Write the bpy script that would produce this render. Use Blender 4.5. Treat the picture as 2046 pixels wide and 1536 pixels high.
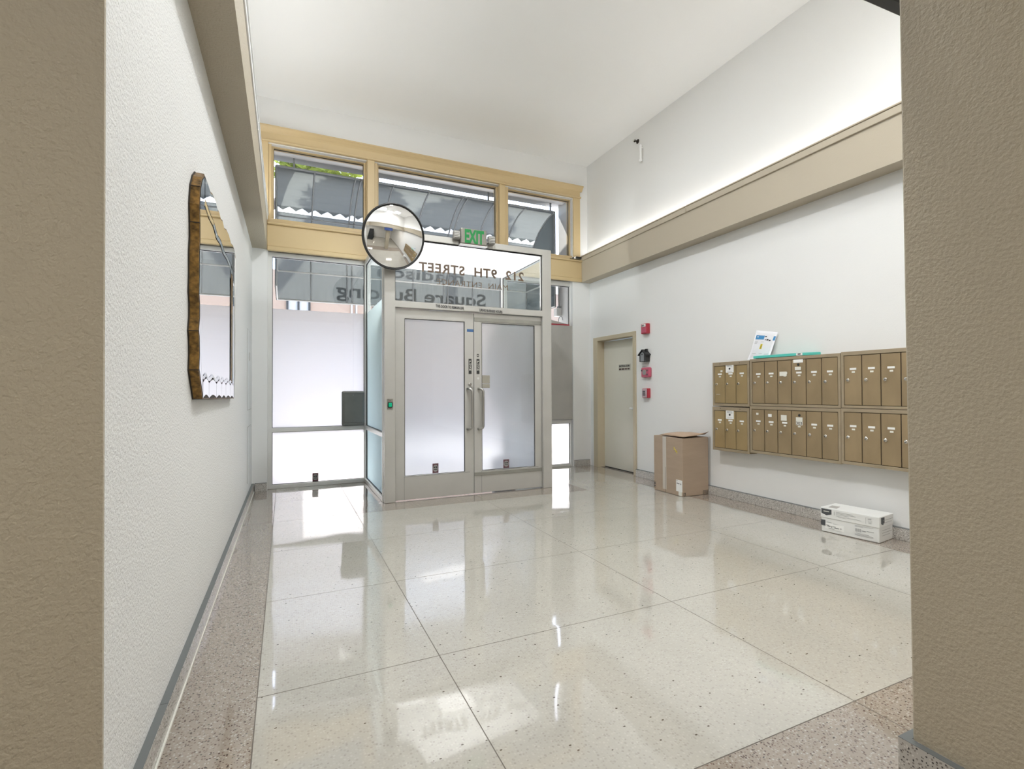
import bpy, bmesh, math, random
from mathutils import Vector, Matrix, Euler
random.seed(7)
S = bpy.context.scene
for o in list(bpy.data.objects):
    bpy.data.objects.remove(o, do_unlink=True)

# ------------------------------------------------------------------ camera, sky, sun, lamps, exposure
cam_d = bpy.data.cameras.new('camera'); cam = bpy.data.objects.new('camera', cam_d); S.collection.objects.link(cam)
YAW, PITCH, ROLL, FPX = 0.428617, 0.0125451, 0.0044372, 990.64
fwd = Vector((math.sin(YAW)*math.cos(PITCH), math.cos(YAW)*math.cos(PITCH), math.sin(PITCH)))
rt = Vector((math.cos(YAW), -math.sin(YAW), 0)); dn = fwd.cross(rt)
c_, s_ = math.cos(ROLL), math.sin(ROLL)
r2 = c_*rt + s_*dn; d2 = -s_*rt + c_*dn
M = Matrix(((r2.x, -d2.x, -fwd.x, 0), (r2.y, -d2.y, -fwd.y, 0), (r2.z, -d2.z, -fwd.z, 1.2), (0, 0, 0, 1)))
cam.matrix_world = M
cam_d.sensor_width = 36; cam_d.lens = FPX/2046*36; cam_d.clip_start = 0.05; cam_d.clip_end = 300
S.camera = cam

W = bpy.data.worlds.new('sky'); S.world = W; W.use_nodes = True
wn = W.node_tree; wn.nodes.clear()
sky = wn.nodes.new('ShaderNodeTexSky'); sky.sky_type = 'NISHITA'; sky.sun_disc = False
sky.sun_elevation = math.radians(56); sky.sun_rotation = math.radians(20); sky.air_density = 1.0; sky.dust_density = 2.0
bg = wn.nodes.new('ShaderNodeBackground'); bg.inputs[1].default_value = 0.50
wo = wn.nodes.new('ShaderNodeOutputWorld')
wn.links.new(sky.outputs[0], bg.inputs[0]); wn.links.new(bg.outputs[0], wo.inputs[0])

def light(name, kind, loc, rot, energy, color, sx=None, sy=None):
    d = bpy.data.lights.new(name, kind); d.energy = energy; d.color = color
    if kind == 'AREA':
        d.shape = 'RECTANGLE'; d.size = sx; d.size_y = sy
    o = bpy.data.objects.new(name, d); o.location = loc; o.rotation_euler = rot; S.collection.objects.link(o)
    return o
sun = light('sun', 'SUN', (0, 12, 20), (0, 0, 0), 6.2, (1.0, 0.97, 0.92))
sun.data.angle = math.radians(0.8)
sdir = Vector((0.20, -0.70, -1.0))            # the way the sunlight travels: down, into the building
sun.rotation_euler = sdir.to_track_quat('-Z', 'Y').to_euler()
# cove tubes on both side beams (fixtures are built with the beams below)
COVE = (0.95, 0.975, 1.0)
light('cove_lamp_right', 'AREA', (4.365, 3.9, 3.36), (0, math.radians(180), 0), 2.0, COVE, 0.05, 5.6)
light('cove_lamp_left', 'AREA', (-0.30, 4.1, 3.33), (0, math.radians(180), 0), 7.5, COVE, 0.06, 5.0)
# added fill panels under the hall ceiling behind the camera
HALL = (1.0, 0.97, 0.92); HALL_AT = ((-1.4, -1.0, 11, 'by the stair'), (-1.2, -3.4, 9, 'farthest back'), (3.3, 0.1, 5, 'by the mailbox wall'))
for x, y, e, w in HALL_AT: light('hall_fill', 'AREA', (x, y, 2.88), (0, 0, 0), e, HALL, 1.2, 0.6)
# added fill lamps at the lobby ceiling, out of frame
LOBBY = (0.93, 0.97, 1.0); LOBBY_AT = ((1.35, 1.7), (2.15, 1.2), (2.95, 1.7))
for x, y in LOBBY_AT: light('lobby_fill', 'AREA', (x, y, 4.79), (0, 0, 0), 9, LOBBY, 0.6, 0.6).data.spread = math.radians(140)
light('lobby_far_fill', 'AREA', (1.47, 4.0, 4.785), (0, 0, 0), 33, LOBBY, 0.2, 0.2)  # extra fill added for the far end of the lobby
# added fill strip behind the door head, brightening the vestibule soffit
light('vestibule_fill', 'AREA', (1.98, 5.505, 2.172), (math.radians(135), 0, 0), 26, (0.98, 0.99, 1.0), 1.7, 0.05)

vs = S.view_settings
vs.view_transform = 'Standard'; vs.look = 'None'; vs.gamma = 1.0; vs.use_curve_mapping = False; vs.exposure = 1.0
S.cycles.use_denoising = True
S.cycles.max_bounces = 12; S.cycles.diffuse_bounces = 6; S.cycles.glossy_bounces = 5
S.cycles.transmission_bounces = 8; S.cycles.transparent_max_bounces = 16
S.cycles.caustics_reflective = False; S.cycles.caustics_refractive = False
S.cycles.sample_clamp_indirect = 6.0

# ------------------------------------------------------------------ materials
def lin(r, g, b):
    f = lambda c: (c/255/12.92) if c/255 <= 0.04045 else ((c/255+0.055)/1.055)**2.4
    return (f(r), f(g), f(b), 1)
class NT:
    def __init__(s, m): s.m = m; m.use_nodes = True; s.t = m.node_tree; s.b = s.t.nodes['Principled BSDF']; s.out = s.t.nodes['Material Output']
    def n(s, t, **k):
        x = s.t.nodes.new(t)
        for a, b in k.items(): setattr(x, a, b)
        return x
    def l(s, a, b): s.t.links.new(a, b)
def mat(name, col, rough=0.6, metal=0.0, spec=0.5, bump=None, var=None, coat=0, emit=None, scale=(1,1,1)):
    """bump=(noise scale, distance, detail); var=(noise scale, amount) mottles the colour."""
    m = bpy.data.materials.new(name); N = NT(m); b = N.b
    b.inputs['Base Color'].default_value = col; b.inputs['Roughness'].default_value = rough
    b.inputs['Metallic'].default_value = metal; b.inputs['Specular IOR Level'].default_value = spec
    b.inputs['Coat Weight'].default_value = coat
    tc = N.n('ShaderNodeTexCoord'); mp = N.n('ShaderNodeMapping'); mp.inputs['Scale'].default_value = scale
    N.l(tc.outputs['Object'], mp.inputs[0])
    if bump:
        no = N.n('ShaderNodeTexNoise'); no.inputs['Scale'].default_value = bump[0]; no.inputs['Detail'].default_value = bump[2]
        bp = N.n('ShaderNodeBump'); bp.inputs['Distance'].default_value = bump[1]; bp.inputs['Strength'].default_value = 1.0
        N.l(mp.outputs[0], no.inputs['Vector']); N.l(no.outputs[0], bp.inputs['Height']); N.l(bp.outputs[0], b.inputs['Normal'])
    if var:
        no = N.n('ShaderNodeTexNoise'); no.inputs['Scale'].default_value = var[0]; no.inputs['Detail'].default_value = 5
        hs = N.n('ShaderNodeHueSaturation'); hs.inputs['Color'].default_value = col
        mr = N.n('ShaderNodeMapRange'); mr.inputs['From Min'].default_value = 0.3; mr.inputs['From Max'].default_value = 0.7
        mr.inputs['To Min'].default_value = 1-var[1]; mr.inputs['To Max'].default_value = 1+var[1]
        N.l(mp.outputs[0], no.inputs['Vector']); N.l(no.outputs[0], mr.inputs[0]); N.l(mr.outputs[0], hs.inputs['Value']); N.l(hs.outputs[0], b.inputs['Base Color'])
    if emit:
        b.inputs['Emission Color'].default_value = emit[0]; b.inputs['Emission Strength'].default_value = emit[1]
    return m
def terrazzo(name, base, chips, dark, scale, rough, darkcut, wave=0.0):
    m = bpy.data.materials.new(name); N = NT(m); b = N.b
    tc = N.n('ShaderNodeTexCoord')
    v = N.n('ShaderNodeTexVoronoi'); v.inputs['Scale'].default_value = scale; N.l(tc.outputs['Object'], v.inputs['Vector'])
    sep = N.n('ShaderNodeSeparateColor'); N.l(v.outputs['Color'], sep.inputs[0])
    r = N.n('ShaderNodeValToRGB'); e = r.color_ramp.elements
    e[0].position = 0; e[0].color = chips[0]; e[1].position = 1; e[1].color = chips[-1]
    for i, c in enumerate(chips[1:-1]): x = e.new((i+1)/(len(chips)-1)); x.color = c
    r.color_ramp.interpolation = 'CONSTANT' if len(chips) > 3 else 'LINEAR'
    N.l(sep.outputs[0], r.inputs[0])
    m1 = N.n('ShaderNodeMixRGB'); m1.inputs[1].default_value = base
    th = N.n('ShaderNodeMath', operation='LESS_THAN'); th.inputs[1].default_value = 0.42
    N.l(v.outputs['Distance'], th.inputs[0]); N.l(th.outputs[0], m1.inputs[0]); N.l(r.outputs[0], m1.inputs[2])
    # sparse dark flecks
    mp = N.n('ShaderNodeMapping'); mp.inputs['Scale'].default_value = (1.0, 1.6, 1.0); N.l(tc.outputs['Object'], mp.inputs[0])
    v2 = N.n('ShaderNodeTexVoronoi'); v2.inputs['Scale'].default_value = scale*0.42; N.l(mp.outputs[0], v2.inputs['Vector'])
    s2 = N.n('ShaderNodeSeparateColor'); N.l(v2.outputs['Color'], s2.inputs[0])
    g = N.n('ShaderNodeMath', operation='GREATER_THAN'); g.inputs[1].default_value = darkcut; N.l(s2.outputs[1], g.inputs[0])
    t2 = N.n('ShaderNodeMath', operation='LESS_THAN'); t2.inputs[1].default_value = 0.2; N.l(v2.outputs['Distance'], t2.inputs[0])
    mu = N.n('ShaderNodeMath', operation='MULTIPLY'); N.l(g.outputs[0], mu.inputs[0]); N.l(t2.outputs[0], mu.inputs[1])
    m2 = N.n('ShaderNodeMixRGB'); N.l(mu.outputs[0], m2.inputs[0]); N.l(m1.outputs[0], m2.inputs[1]); m2.inputs[2].default_value = dark
    # faint large mottling of the slab
    no = N.n('ShaderNodeTexNoise'); no.inputs['Scale'].default_value = 1.3; no.inputs['Detail'].default_value = 4; N.l(tc.outputs['Object'], no.inputs['Vector'])
    mr = N.n('ShaderNodeMapRange'); mr.inputs['From Min'].default_value = .3; mr.inputs['From Max'].default_value = .7; mr.inputs['To Min'].default_value = .95; mr.inputs['To Max'].default_value = 1.04
    N.l(no.outputs[0], mr.inputs[0])
    hs = N.n('ShaderNodeHueSaturation'); N.l(m2.outputs[0], hs.inputs['Color']); N.l(mr.outputs[0], hs.inputs['Value']); N.l(hs.outputs[0], b.inputs['Base Color'])
    b.inputs['Roughness'].default_value = rough
    b.inputs['Coat Weight'].default_value = 0.8 if wave else 0.0; b.inputs['Coat Roughness'].default_value = 0.03
    if wave:
        geo = N.n('ShaderNodeNewGeometry')
        wv = N.n('ShaderNodeTexNoise'); wv.inputs['Scale'].default_value = 2.2; wv.inputs['Detail'].default_value = 1; N.l(geo.outputs['Position'], wv.inputs['Vector'])
        bp = N.n('ShaderNodeBump'); bp.inputs['Distance'].default_value = wave; N.l(wv.outputs[0], bp.inputs['Height']); N.l(bp.outputs[0], b.inputs['Normal']); N.l(bp.outputs[0], b.inputs['Coat Normal'])
    return m
def glass(name, tint=(1,1,1,1), refl=1.0):
    m = bpy.data.materials.new(name); N = NT(m); N.t.nodes.remove(N.b)
    tr = N.n('ShaderNodeBsdfTransparent'); tr.inputs[0].default_value = tint
    gl = N.n('ShaderNodeBsdfGlossy'); gl.inputs['Roughness'].default_value = 0.0
    fr = N.n('ShaderNodeFresnel'); fr.inputs[0].default_value = 1.45
    mu = N.n('ShaderNodeMath', operation='MULTIPLY'); mu.inputs[1].default_value = refl; N.l(fr.outputs[0], mu.inputs[0])
    mx = N.n('ShaderNodeMixShader'); N.l(mu.outputs[0], mx.inputs[0]); N.l(tr.outputs[0], mx.inputs[1]); N.l(gl.outputs[0], mx.inputs[2])
    N.l(mx.outputs[0], N.out.inputs[0]); return m
def film(name, col, through=0.3, rough=0.55):
    """frosted window film: scatters the daylight, lets blurred shapes through."""
    m = bpy.data.materials.new(name); N = NT(m); N.t.nodes.remove(N.b)
    t = N.n('ShaderNodeBsdfTranslucent'); t.inputs[0].default_value = col
    r = N.n('ShaderNodeBsdfRefraction'); r.inputs['Color'].default_value = col; r.inputs['Roughness'].default_value = rough; r.inputs['IOR'].default_value = 1.15
    mx = N.n('ShaderNodeMixShader'); mx.inputs[0].default_value = through
    N.l(t.outputs[0], mx.inputs[1]); N.l(r.outputs[0], mx.inputs[2])
    d = N.n('ShaderNodeBsdfDiffuse'); d.inputs[0].default_value = col
    m2 = N.n('ShaderNodeMixShader'); m2.inputs[0].default_value = 0.12; N.l(mx.outputs[0], m2.inputs[1]); N.l(d.outputs[0], m2.inputs[2])
    N.l(m2.outputs[0], N.out.inputs[0]); return m
def fabric(name, col, trans=0.6):
    m = bpy.data.materials.new(name); N = NT(m); N.t.nodes.remove(N.b)
    tc = N.n('ShaderNodeTexCoord'); mp = N.n('ShaderNodeMapping'); mp.inputs['Scale'].default_value = (60, 60, 3); N.l(tc.outputs['Object'], mp.inputs[0])
    no = N.n('ShaderNodeTexNoise'); no.inputs['Scale'].default_value = 1.0; no.inputs['Detail'].default_value = 3; N.l(mp.outputs[0], no.inputs['Vector'])
    hs = N.n('ShaderNodeHueSaturation'); hs.inputs['Color'].default_value = col
    mr = N.n('ShaderNodeMapRange'); mr.inputs['From Min'].default_value = .3; mr.inputs['From Max'].default_value = .7; mr.inputs['To Min'].default_value = .88; mr.inputs['To Max'].default_value = 1.12
    N.l(no.outputs[0], mr.inputs[0]); N.l(mr.outputs[0], hs.inputs['Value'])
    t = N.n('ShaderNodeBsdfTranslucent'); d = N.n('ShaderNodeBsdfDiffuse'); N.l(hs.outputs[0], t.inputs[0]); N.l(hs.outputs[0], d.inputs[0])
    mx = N.n('ShaderNodeMixShader'); mx.inputs[0].default_value = trans; N.l(d.outputs[0], mx.inputs[1]); N.l(t.outputs[0], mx.inputs[2])
    N.l(mx.outputs[0], N.out.inputs[0]); return m

WALL = (0.80, 0.80, 0.79, 1); BEIGE = (0.465, 0.41, 0.32, 1)
m_wall = mat('wall_paint', WALL, 0.75, bump=(140, 0.0006, 3))
m_stucco = mat('wall_stucco', (0.80, 0.80, 0.785, 1), 0.6, spec=0.4, bump=(105, 0.0060, 4))
m_ceil = mat('ceiling_paint', (0.90, 0.905, 0.905, 1), 0.85, bump=(120, 0.0003, 2))
m_beige = mat('beige_paint', BEIGE, 0.7, bump=(120, 0.0006, 3))
m_bstucco = mat('beige_stucco', (0.455, 0.40, 0.305, 1), 0.65, bump=(90, 0.0055, 3))
m_trim = mat('honey_trim_paint', (0.60, 0.46, 0.255, 1), 0.45, bump=(40, 0.0004, 2))
m_cream = terrazzo('cream_terrazzo', (0.475, 0.455, 0.405, 1), [(0.38, .36, .32, 1), (0.48, .46, .41, 1), (0.53, .51, .46, 1)], (0.10, .08, .06, 1), 95, 0.07, 0.945, wave=0.004)
m_pink = terrazzo('rose_terrazzo', (0.33, 0.285, 0.24, 1), [(0.10, .065, .055, 1), (0.29, .235, .195, 1), (0.20, .14, .11, 1), (0.42, .38, .33, 1), (0.34, .29, .25, 1), (0.24, .19, .155, 1), (0.49, .455, .405, 1), (0.49, .455, .405, 1)], (0.06, .045, .04, 1), 120, 0.08, 0.72, wave=0.004)
m_base = terrazzo('grey_terrazzo', (0.50, 0.48, 0.45, 1), [(0.09, .08, .075, 1), (0.50, .48, .45, 1), (0.26, .23, .21, 1), (0.68, .66, .62, 1), (0.46, .43, .40, 1), (0.46, .43, .40, 1)], (0.03, .03, .03, 1), 130, 0.18, 0.75)
m_joint = mat('joint_strip', (0.14, 0.12, 0.10, 1), 0.5)
m_alu = mat('aluminium_frame', (0.54, 0.53, 0.50, 1), 0.42, metal=0.35, var=(3, 0.05), bump=(60, 0.0001, 2))
m_alu_w = mat('pale_aluminium', (0.76, 0.755, 0.735, 1), 0.4, metal=0.25, var=(2, 0.03))
m_alu_d = mat('worn_aluminium_strip', (0.34, 0.335, 0.30, 1), 0.38, metal=0.5, var=(6, 0.1))
m_gasket = mat('black_gasket', (0.025, 0.025, 0.025, 1), 0.5)
m_glass = glass('clear_glass'); m_glass_t = glass('green_edge_glass', (0.95, 0.985, 0.985, 1), 0.35)
m_film = film('frosted_film', (0.93, 0.92, 0.92, 1), 0.35)
m_film_d = film('door_frosted_film', (0.96, 0.965, 0.97, 1), 0.5, 0.55)
m_film_c = film('aqua_frosted_film', (0.89, 0.945, 0.95, 1), 0.3)
m_bronze = mat('bronze_metal', (0.355, 0.265, 0.155, 1), 0.42, metal=0.4, var=(7, 0.10), bump=(90, 0.0001, 2), scale=(1, 1, .5))
m_bronze_l = mat('brass_metal', (0.44, 0.325, 0.165, 1), 0.38, metal=0.45, var=(6, 0.06))
m_bronze_d = mat('bronze_case', (0.40, 0.325, 0.225, 1), 0.45, metal=0.4, var=(9, 0.08))
m_dark = mat('dark_recess', (0.03, 0.022, 0.015, 1), 0.8)
m_chrome = mat('chrome', (0.75, 0.74, 0.71, 1), 0.18, metal=1.0)
m_steel = mat('satin_steel', (0.50, 0.49, 0.47, 1), 0.28, metal=1.0)
m_black = mat('black_plastic', (0.02, 0.02, 0.02, 1), 0.45)
m_white = mat('white_paper', (0.86, 0.86, 0.84, 1), 0.6)
m_offw = mat('cream_label', (0.78, 0.77, 0.70, 1), 0.6)
m_ink = mat('black_ink', (0.03, 0.03, 0.03, 1), 0.6)
m_greyink = mat('grey_ink', (0.35, 0.35, 0.35, 1), 0.7)
m_brown_ink = mat('brown_lettering', (0.23, 0.13, 0.055, 1), 0.5)
m_red = mat('red_enamel', (0.42, 0.03, 0.05, 1), 0.35); m_pinkp = mat('faded_red_plastic', (0.50, 0.10, 0.16, 1), 0.35)
m_mirror = mat('mirror_silver', (0.93, 0.93, 0.93, 1), 0.0, metal=1.0)
m_mirror_e = mat('mirror_bevel', (0.80, 0.81, 0.82, 1), 0.06, metal=1.0)
m_gold = mat('antique_gold', (0.21, 0.115, 0.028, 1), 0.42, metal=0.5, var=(45, 0.65), bump=(60, 0.002, 4))
m_card = mat('cardboard', (0.41, 0.315, 0.235, 1), 0.8, var=(3, 0.04), bump=(12, 0.001, 2), scale=(1, 1, 6))
m_kraft = mat('kraft_paper', (0.46, 0.33, 0.235, 1), 0.6, bump=(18, 0.004, 3))
m_tape = mat('clear_tape', (0.60, 0.55, 0.49, 1), 0.25, bump=(30, 0.001, 2))
m_boxw = mat('white_carton', (0.76, 0.765, 0.75, 1), 0.6, var=(3, 0.03), bump=(8, 0.0015, 2))
m_badge = mat('charcoal_print', (0.07, 0.075, 0.08, 1), 0.6)
m_blue = mat('blue_print', (0.06, 0.27, 0.55, 1), 0.5); m_yel = mat('yellow_print', (0.72, 0.60, 0.05, 1), 0.5); m_olive = mat('dark_yellow_print', (0.30, 0.22, 0.03, 1), 0.5)
m_teal = mat('turquoise_card', (0.09, 0.52, 0.45, 1), 0.5)
m_tapeb = mat('blue_tape', (0.06, 0.15, 0.34, 1), 0.6)
m_poly = mat('polymailer', (0.84, 0.84, 0.88, 1), 0.35, bump=(9, 0.006, 2))
m_door = mat('putty_door_paint', (0.72, 0.69, 0.60, 1), 0.45, var=(1.2, 0.03))
m_jamb = mat('tan_door_frame', (0.52, 0.45, 0.325, 1), 0.42)
m_green = mat('green_exit_letters', (0.0, 0.17, 0.035, 1), 0.4, emit=((0.0, 0.42, 0.09, 1), 0.06))
m_btn = mat('green_button', (0.0, 0.30, 0.16, 1), 0.3, emit=((0.0, 0.5, 0.25, 1), 0.12))
m_callbox = mat('grey_steel_box', (0.20, 0.205, 0.195, 1), 0.45, metal=0.3, var=(4, 0.1))
m_panel = mat('galvanised_panel', (0.46, 0.445, 0.42, 1), 0.55, metal=0.25, var=(3, 0.08))
m_awning = fabric('blue_grey_canvas', (0.086, 0.094, 0.090, 1), 0.66)
m_awn_end = fabric('dark_end_canvas', (0.050, 0.060, 0.060, 1), 0.5)
m_rib = mat('grey_awning_steel', (0.22, 0.235, 0.24, 1), 0.5, metal=0.3)
m_rib_l = mat('pale_awning_steel', (0.50, 0.50, 0.48, 1), 0.5, metal=0.2)
m_letter = fabric('awning_lettering', (0.30, 0.31, 0.32, 1), 0.8)
m_leaf = fabric('leaf_green', (0.30, 0.36, 0.06, 1), 0.45); m_bark = mat('bark', (0.13, 0.10, 0.075, 1), 0.9, bump=(20, 0.02, 4))
m_hedge = mat('hedge_green', (0.05, 0.085, 0.04, 1), 0.8)
m_peach = mat('peach_stucco', (0.50, 0.355, 0.265, 1), 0.8); m_frame_k = mat('dark_window_frame', (0.05, 0.05, 0.05, 1), 0.5)
m_walk = mat('concrete_walk', (0.62, 0.61, 0.59, 1), 0.9, var=(2, 0.08)); m_road = mat('asphalt', (0.42, 0.42, 0.41, 1), 0.9)
m_facade = mat('white_facade', (0.72, 0.72, 0.70, 1), 0.8)
m_carpet = mat('dark_stair_carpet', (0.03, 0.033, 0.035, 1), 0.95)
m_fill_lamp = mat('fill_diffuser', (0.9, 0.9, 0.9, 1), 0.6, emit=((1.0, 0.94, 0.84, 1), 4.0))  # glow of the added fill panels
m_tube = mat('lit_tube', (0.9, 0.9, 0.9, 1), 0.6, emit=((1.0, 0.95, 0.88, 1), 6.0))
m_screen = mat('television_screen', (0.01, 0.012, 0.03, 1), 0.08, emit=((0.05, 0.09, 0.25, 1), 0.5))

# ------------------------------------------------------------------ building helpers
COL = S.collection
ORG = {}                                       # world matrix of every object we place
def place(o, name, label=None, cat=None, group=None, kind=None):
    if label: o['label'] = label
    if cat: o['category'] = cat
    if group: o['group'] = group
    if kind: o['kind'] = kind
def thing(name, loc, label, cat, group=None, rot=(0, 0, 0), kind=None):
    o = bpy.data.objects.new(name, None); COL.objects.link(o); o.empty_display_size = 0.1
    o.location = loc; o.rotation_euler = rot
    ORG[o] = Matrix.LocRotScale(Vector(loc), Euler(rot), None)
    place(o, name, label, cat, group, kind); return o
def mk(name, verts, faces, m, parent=None, local=False, label=None, cat=None, group=None, kind=None, smooth=False):
    """one mesh object; VERTS in world metres unless LOCAL (then in the parent's own frame)."""
    V = [Vector(v) for v in verts]
    if parent is not None:
        if not local:
            inv = ORG[parent].inverted(); V = [inv @ v for v in V]
        base = Vector((0, 0, 0))
    else:
        xs = [v.x for v in V]; ys = [v.y for v in V]; zs = [v.z for v in V]
        base = Vector(((min(xs)+max(xs))/2, (min(ys)+max(ys))/2, min(zs)))
        V = [v-base for v in V]
    me = bpy.data.meshes.new(name); me.from_pydata([tuple(v) for v in V], [], faces); me.validate()
    bm = bmesh.new(); bm.from_mesh(me); bmesh.ops.recalc_face_normals(bm, faces=bm.faces); bm.to_mesh(me); bm.free()
    if smooth:
        for p in me.polygons: p.use_smooth = True
    if m: me.materials.append(m)
    o = bpy.data.objects.new(name, me); COL.objects.link(o)
    if parent is not None:
        o.parent = parent; ORG[o] = ORG[parent].copy()
    else:
        o.location = base; ORG[o] = Matrix.Translation(base)
    place(o, name, label, cat, group, kind); return o
def cells(xs, ys, zs, occ=None, warp=None):
    """solid made of the occupied cells of a grid, one welded shell."""
    nx, ny, nz = len(xs)-1, len(ys)-1, len(zs)-1
    full = lambda i, j, k: 0 <= i < nx and 0 <= j < ny and 0 <= k < nz and (occ is None or occ(i, j, k))
    vid = {}; V = []; F = []
    def v(i, j, k):
        if (i, j, k) not in vid:
            vid[(i, j, k)] = len(V); p = (xs[i], ys[j], zs[k]); V.append(warp(*p) if warp else p)
        return vid[(i, j, k)]
    for i in range(nx):
        for j in range(ny):
            for k in range(nz):
                if not full(i, j, k): continue
                if not full(i-1, j, k): F.append((v(i,j,k), v(i,j,k+1), v(i,j+1,k+1), v(i,j+1,k)))
                if not full(i+1, j, k): F.append((v(i+1,j,k), v(i+1,j+1,k), v(i+1,j+1,k+1), v(i+1,j,k+1)))
                if not full(i, j-1, k): F.append((v(i,j,k), v(i+1,j,k), v(i+1,j,k+1), v(i,j,k+1)))
                if not full(i, j+1, k): F.append((v(i,j+1,k), v(i,j+1,k+1), v(i+1,j+1,k+1), v(i+1,j+1,k)))
                if not full(i, j, k-1): F.append((v(i,j,k), v(i,j+1,k), v(i+1,j+1,k), v(i+1,j,k)))
                if not full(i, j, k+1): F.append((v(i,j,k+1), v(i+1,j,k+1), v(i+1,j+1,k+1), v(i,j+1,k+1)))
    return V, F
def bev(V, F, w, seg=1):
    bm = bmesh.new(); vs_ = [bm.verts.new(v) for v in V]
    for f in F: bm.faces.new([vs_[i] for i in f])
    bmesh.ops.recalc_face_normals(bm, faces=bm.faces)
    ed = [e for e in bm.edges if len(e.link_faces) == 2 and e.calc_face_angle(0) > 0.5]
    bmesh.ops.bevel(bm, geom=ed, offset=w, segments=seg, affect='EDGES', profile=0.5)
    bm.verts.index_update(); V2 = [v.co.copy() for v in bm.verts]; F2 = [[v.index for v in f.verts] for f in bm.faces]; bm.free()
    return V2, F2
def box(name, x, y, z, m, parent=None, b=0.0, warp=None, **k):
    V, F = cells(sorted(x), sorted(y), sorted(z), warp=warp)
    if b: V, F = bev(V, F, b)
    return mk(name, V, F, m, parent, **k)
def lathe(prof, n=24, M_=None):
    """profile [(r, h)] turned about +Z, then moved by matrix M_."""
    V = []; F = []
    for r, h in prof:
        for i in range(n):
            a = 2*math.pi*i/n; V.append(Vector((r*math.cos(a), r*math.sin(a), h)))
    for j in range(len(prof)-1):
        for i in range(n): F.append((j*n+i, j*n+(i+1) % n, (j+1)*n+(i+1) % n, (j+1)*n+i))
    F.append(tuple(range(n-1, -1, -1))); F.append(tuple((len(prof)-1)*n+i for i in range(n)))
    if M_: V = [M_ @ v for v in V]
    return V, F
def tube(path, r, n=10):
    V = []; F = []; P = [Vector(p) for p in path]
    for i, p in enumerate(P):
        t = ((P[min(i+1, len(P)-1)]-P[max(i-1, 0)])).normalized()
        u = t.cross(Vector((0.31, 0.17, 0.93))).normalized() if abs(t.dot(Vector((0.31, 0.17, 0.93)))) < .97 else t.cross(Vector((1, 0, 0))).normalized()
        w = t.cross(u)
        for k in range(n):
            a = 2*math.pi*k/n; V.append(p+r*(math.cos(a)*u+math.sin(a)*w))
    for i in range(len(P)-1):
        for k in range(n): F.append((i*n+k, i*n+(k+1) % n, (i+1)*n+(k+1) % n, (i+1)*n+k))
    F.append(tuple(range(n-1, -1, -1))); F.append(tuple((len(P)-1)*n+k for k in range(n)))
    return V, F
def prism(poly, axis, a, b):
    """2-D outline extruded along an axis from a to b. poly in the other two axes (in x,y,z order)."""
    n = len(poly)
    def P(q, c): return {'x': (c, q[0], q[1]), 'y': (q[0], c, q[1]), 'z': (q[0], q[1], c)}[axis]
    V = [P(q, a) for q in poly]+[P(q, b) for q in poly]
    F = [tuple(range(n-1, -1, -1)), tuple(range(n, 2*n))]+[(i, (i+1) % n, n+(i+1) % n, n+i) for i in range(n)]
    return V, F
_font_cache = {}
def text(name, body, size, frame, m, parent=None, extrude=0.0008, offset=0.0, align='LEFT', width=None, local=False, spacing=1.0, **k):
    """raised lettering. FRAME = (origin, right vector, up vector); WIDTH stretches the line to that length."""
    cu = bpy.data.curves.new('line', 'FONT'); cu.body = body; cu.size = size; cu.offset = offset; cu.extrude = 0; cu.resolution_u = 4; cu.space_character = spacing
    to = bpy.data.objects.new('line', cu); COL.objects.link(to)
    bpy.context.view_layer.update()
    me = bpy.data.meshes.new_from_object(to.evaluated_get(bpy.context.evaluated_depsgraph_get()))
    V = [v.co.copy() for v in me.vertices]; F = [tuple(p.vertices) for p in me.polygons]
    bpy.data.objects.remove(to); bpy.data.curves.remove(cu); bpy.data.meshes.remove(me)
    x0 = min(v.x for v in V); x1 = max(v.x for v in V); sx = (width/(x1-x0)) if width else 1.0
    sh = {'LEFT': -x0, 'CENTER': -(x0+x1)/2, 'RIGHT': -x1}[align]
    o_, r_, u_ = (Vector(q) for q in frame); r_.normalize(); u_.normalize(); n_ = r_.cross(u_)
    P = [o_+r_*((v.x+sh)*sx)+u_*v.y+n_*extrude for v in V]
    return mk(name, P, F, m, parent, local=local, **k)
def bars(rows, frame, m, name, parent, h=0.004, local=False, n_=0.0008, **k):
    """rows of print too small to read: (x0, x1, y, height) strips on one plate (flat print)."""
    o_, r_, u_ = (Vector(q) for q in frame); nn = r_.cross(u_); V = []; F = []
    for (x0, x1, y, hh) in rows:
        i = len(V)
        for (a, b) in ((x0, y), (x1, y), (x1, y+hh), (x0, y+hh)): V.append(o_+r_*a+u_*b+nn*n_)
        F.append((i, i+1, i+2, i+3))
    return mk(name, V, F, m, parent, local=local, kind='stuff', **k)
def copy_tree(o, parent=None):
    c = o.copy(); COL.objects.link(c)
    if parent is not None: c.parent = parent
    for ch in list(o.children): copy_tree(ch, c)
    return c
def struct(o, label, cat='wall'):
    o['kind'] = 'structure'; o['label'] = label; o['category'] = cat; return o

# ------------------------------------------------------------------ the room shell
XL0, XL1 = -0.407, -0.368                      # left wall face at Y=1.5 and Y=6.8
xl = lambda y: XL0+(XL1-XL0)*(y-1.5)/5.3
YB = 6.74                                      # face of the street wall
ZC = 4.812
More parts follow.
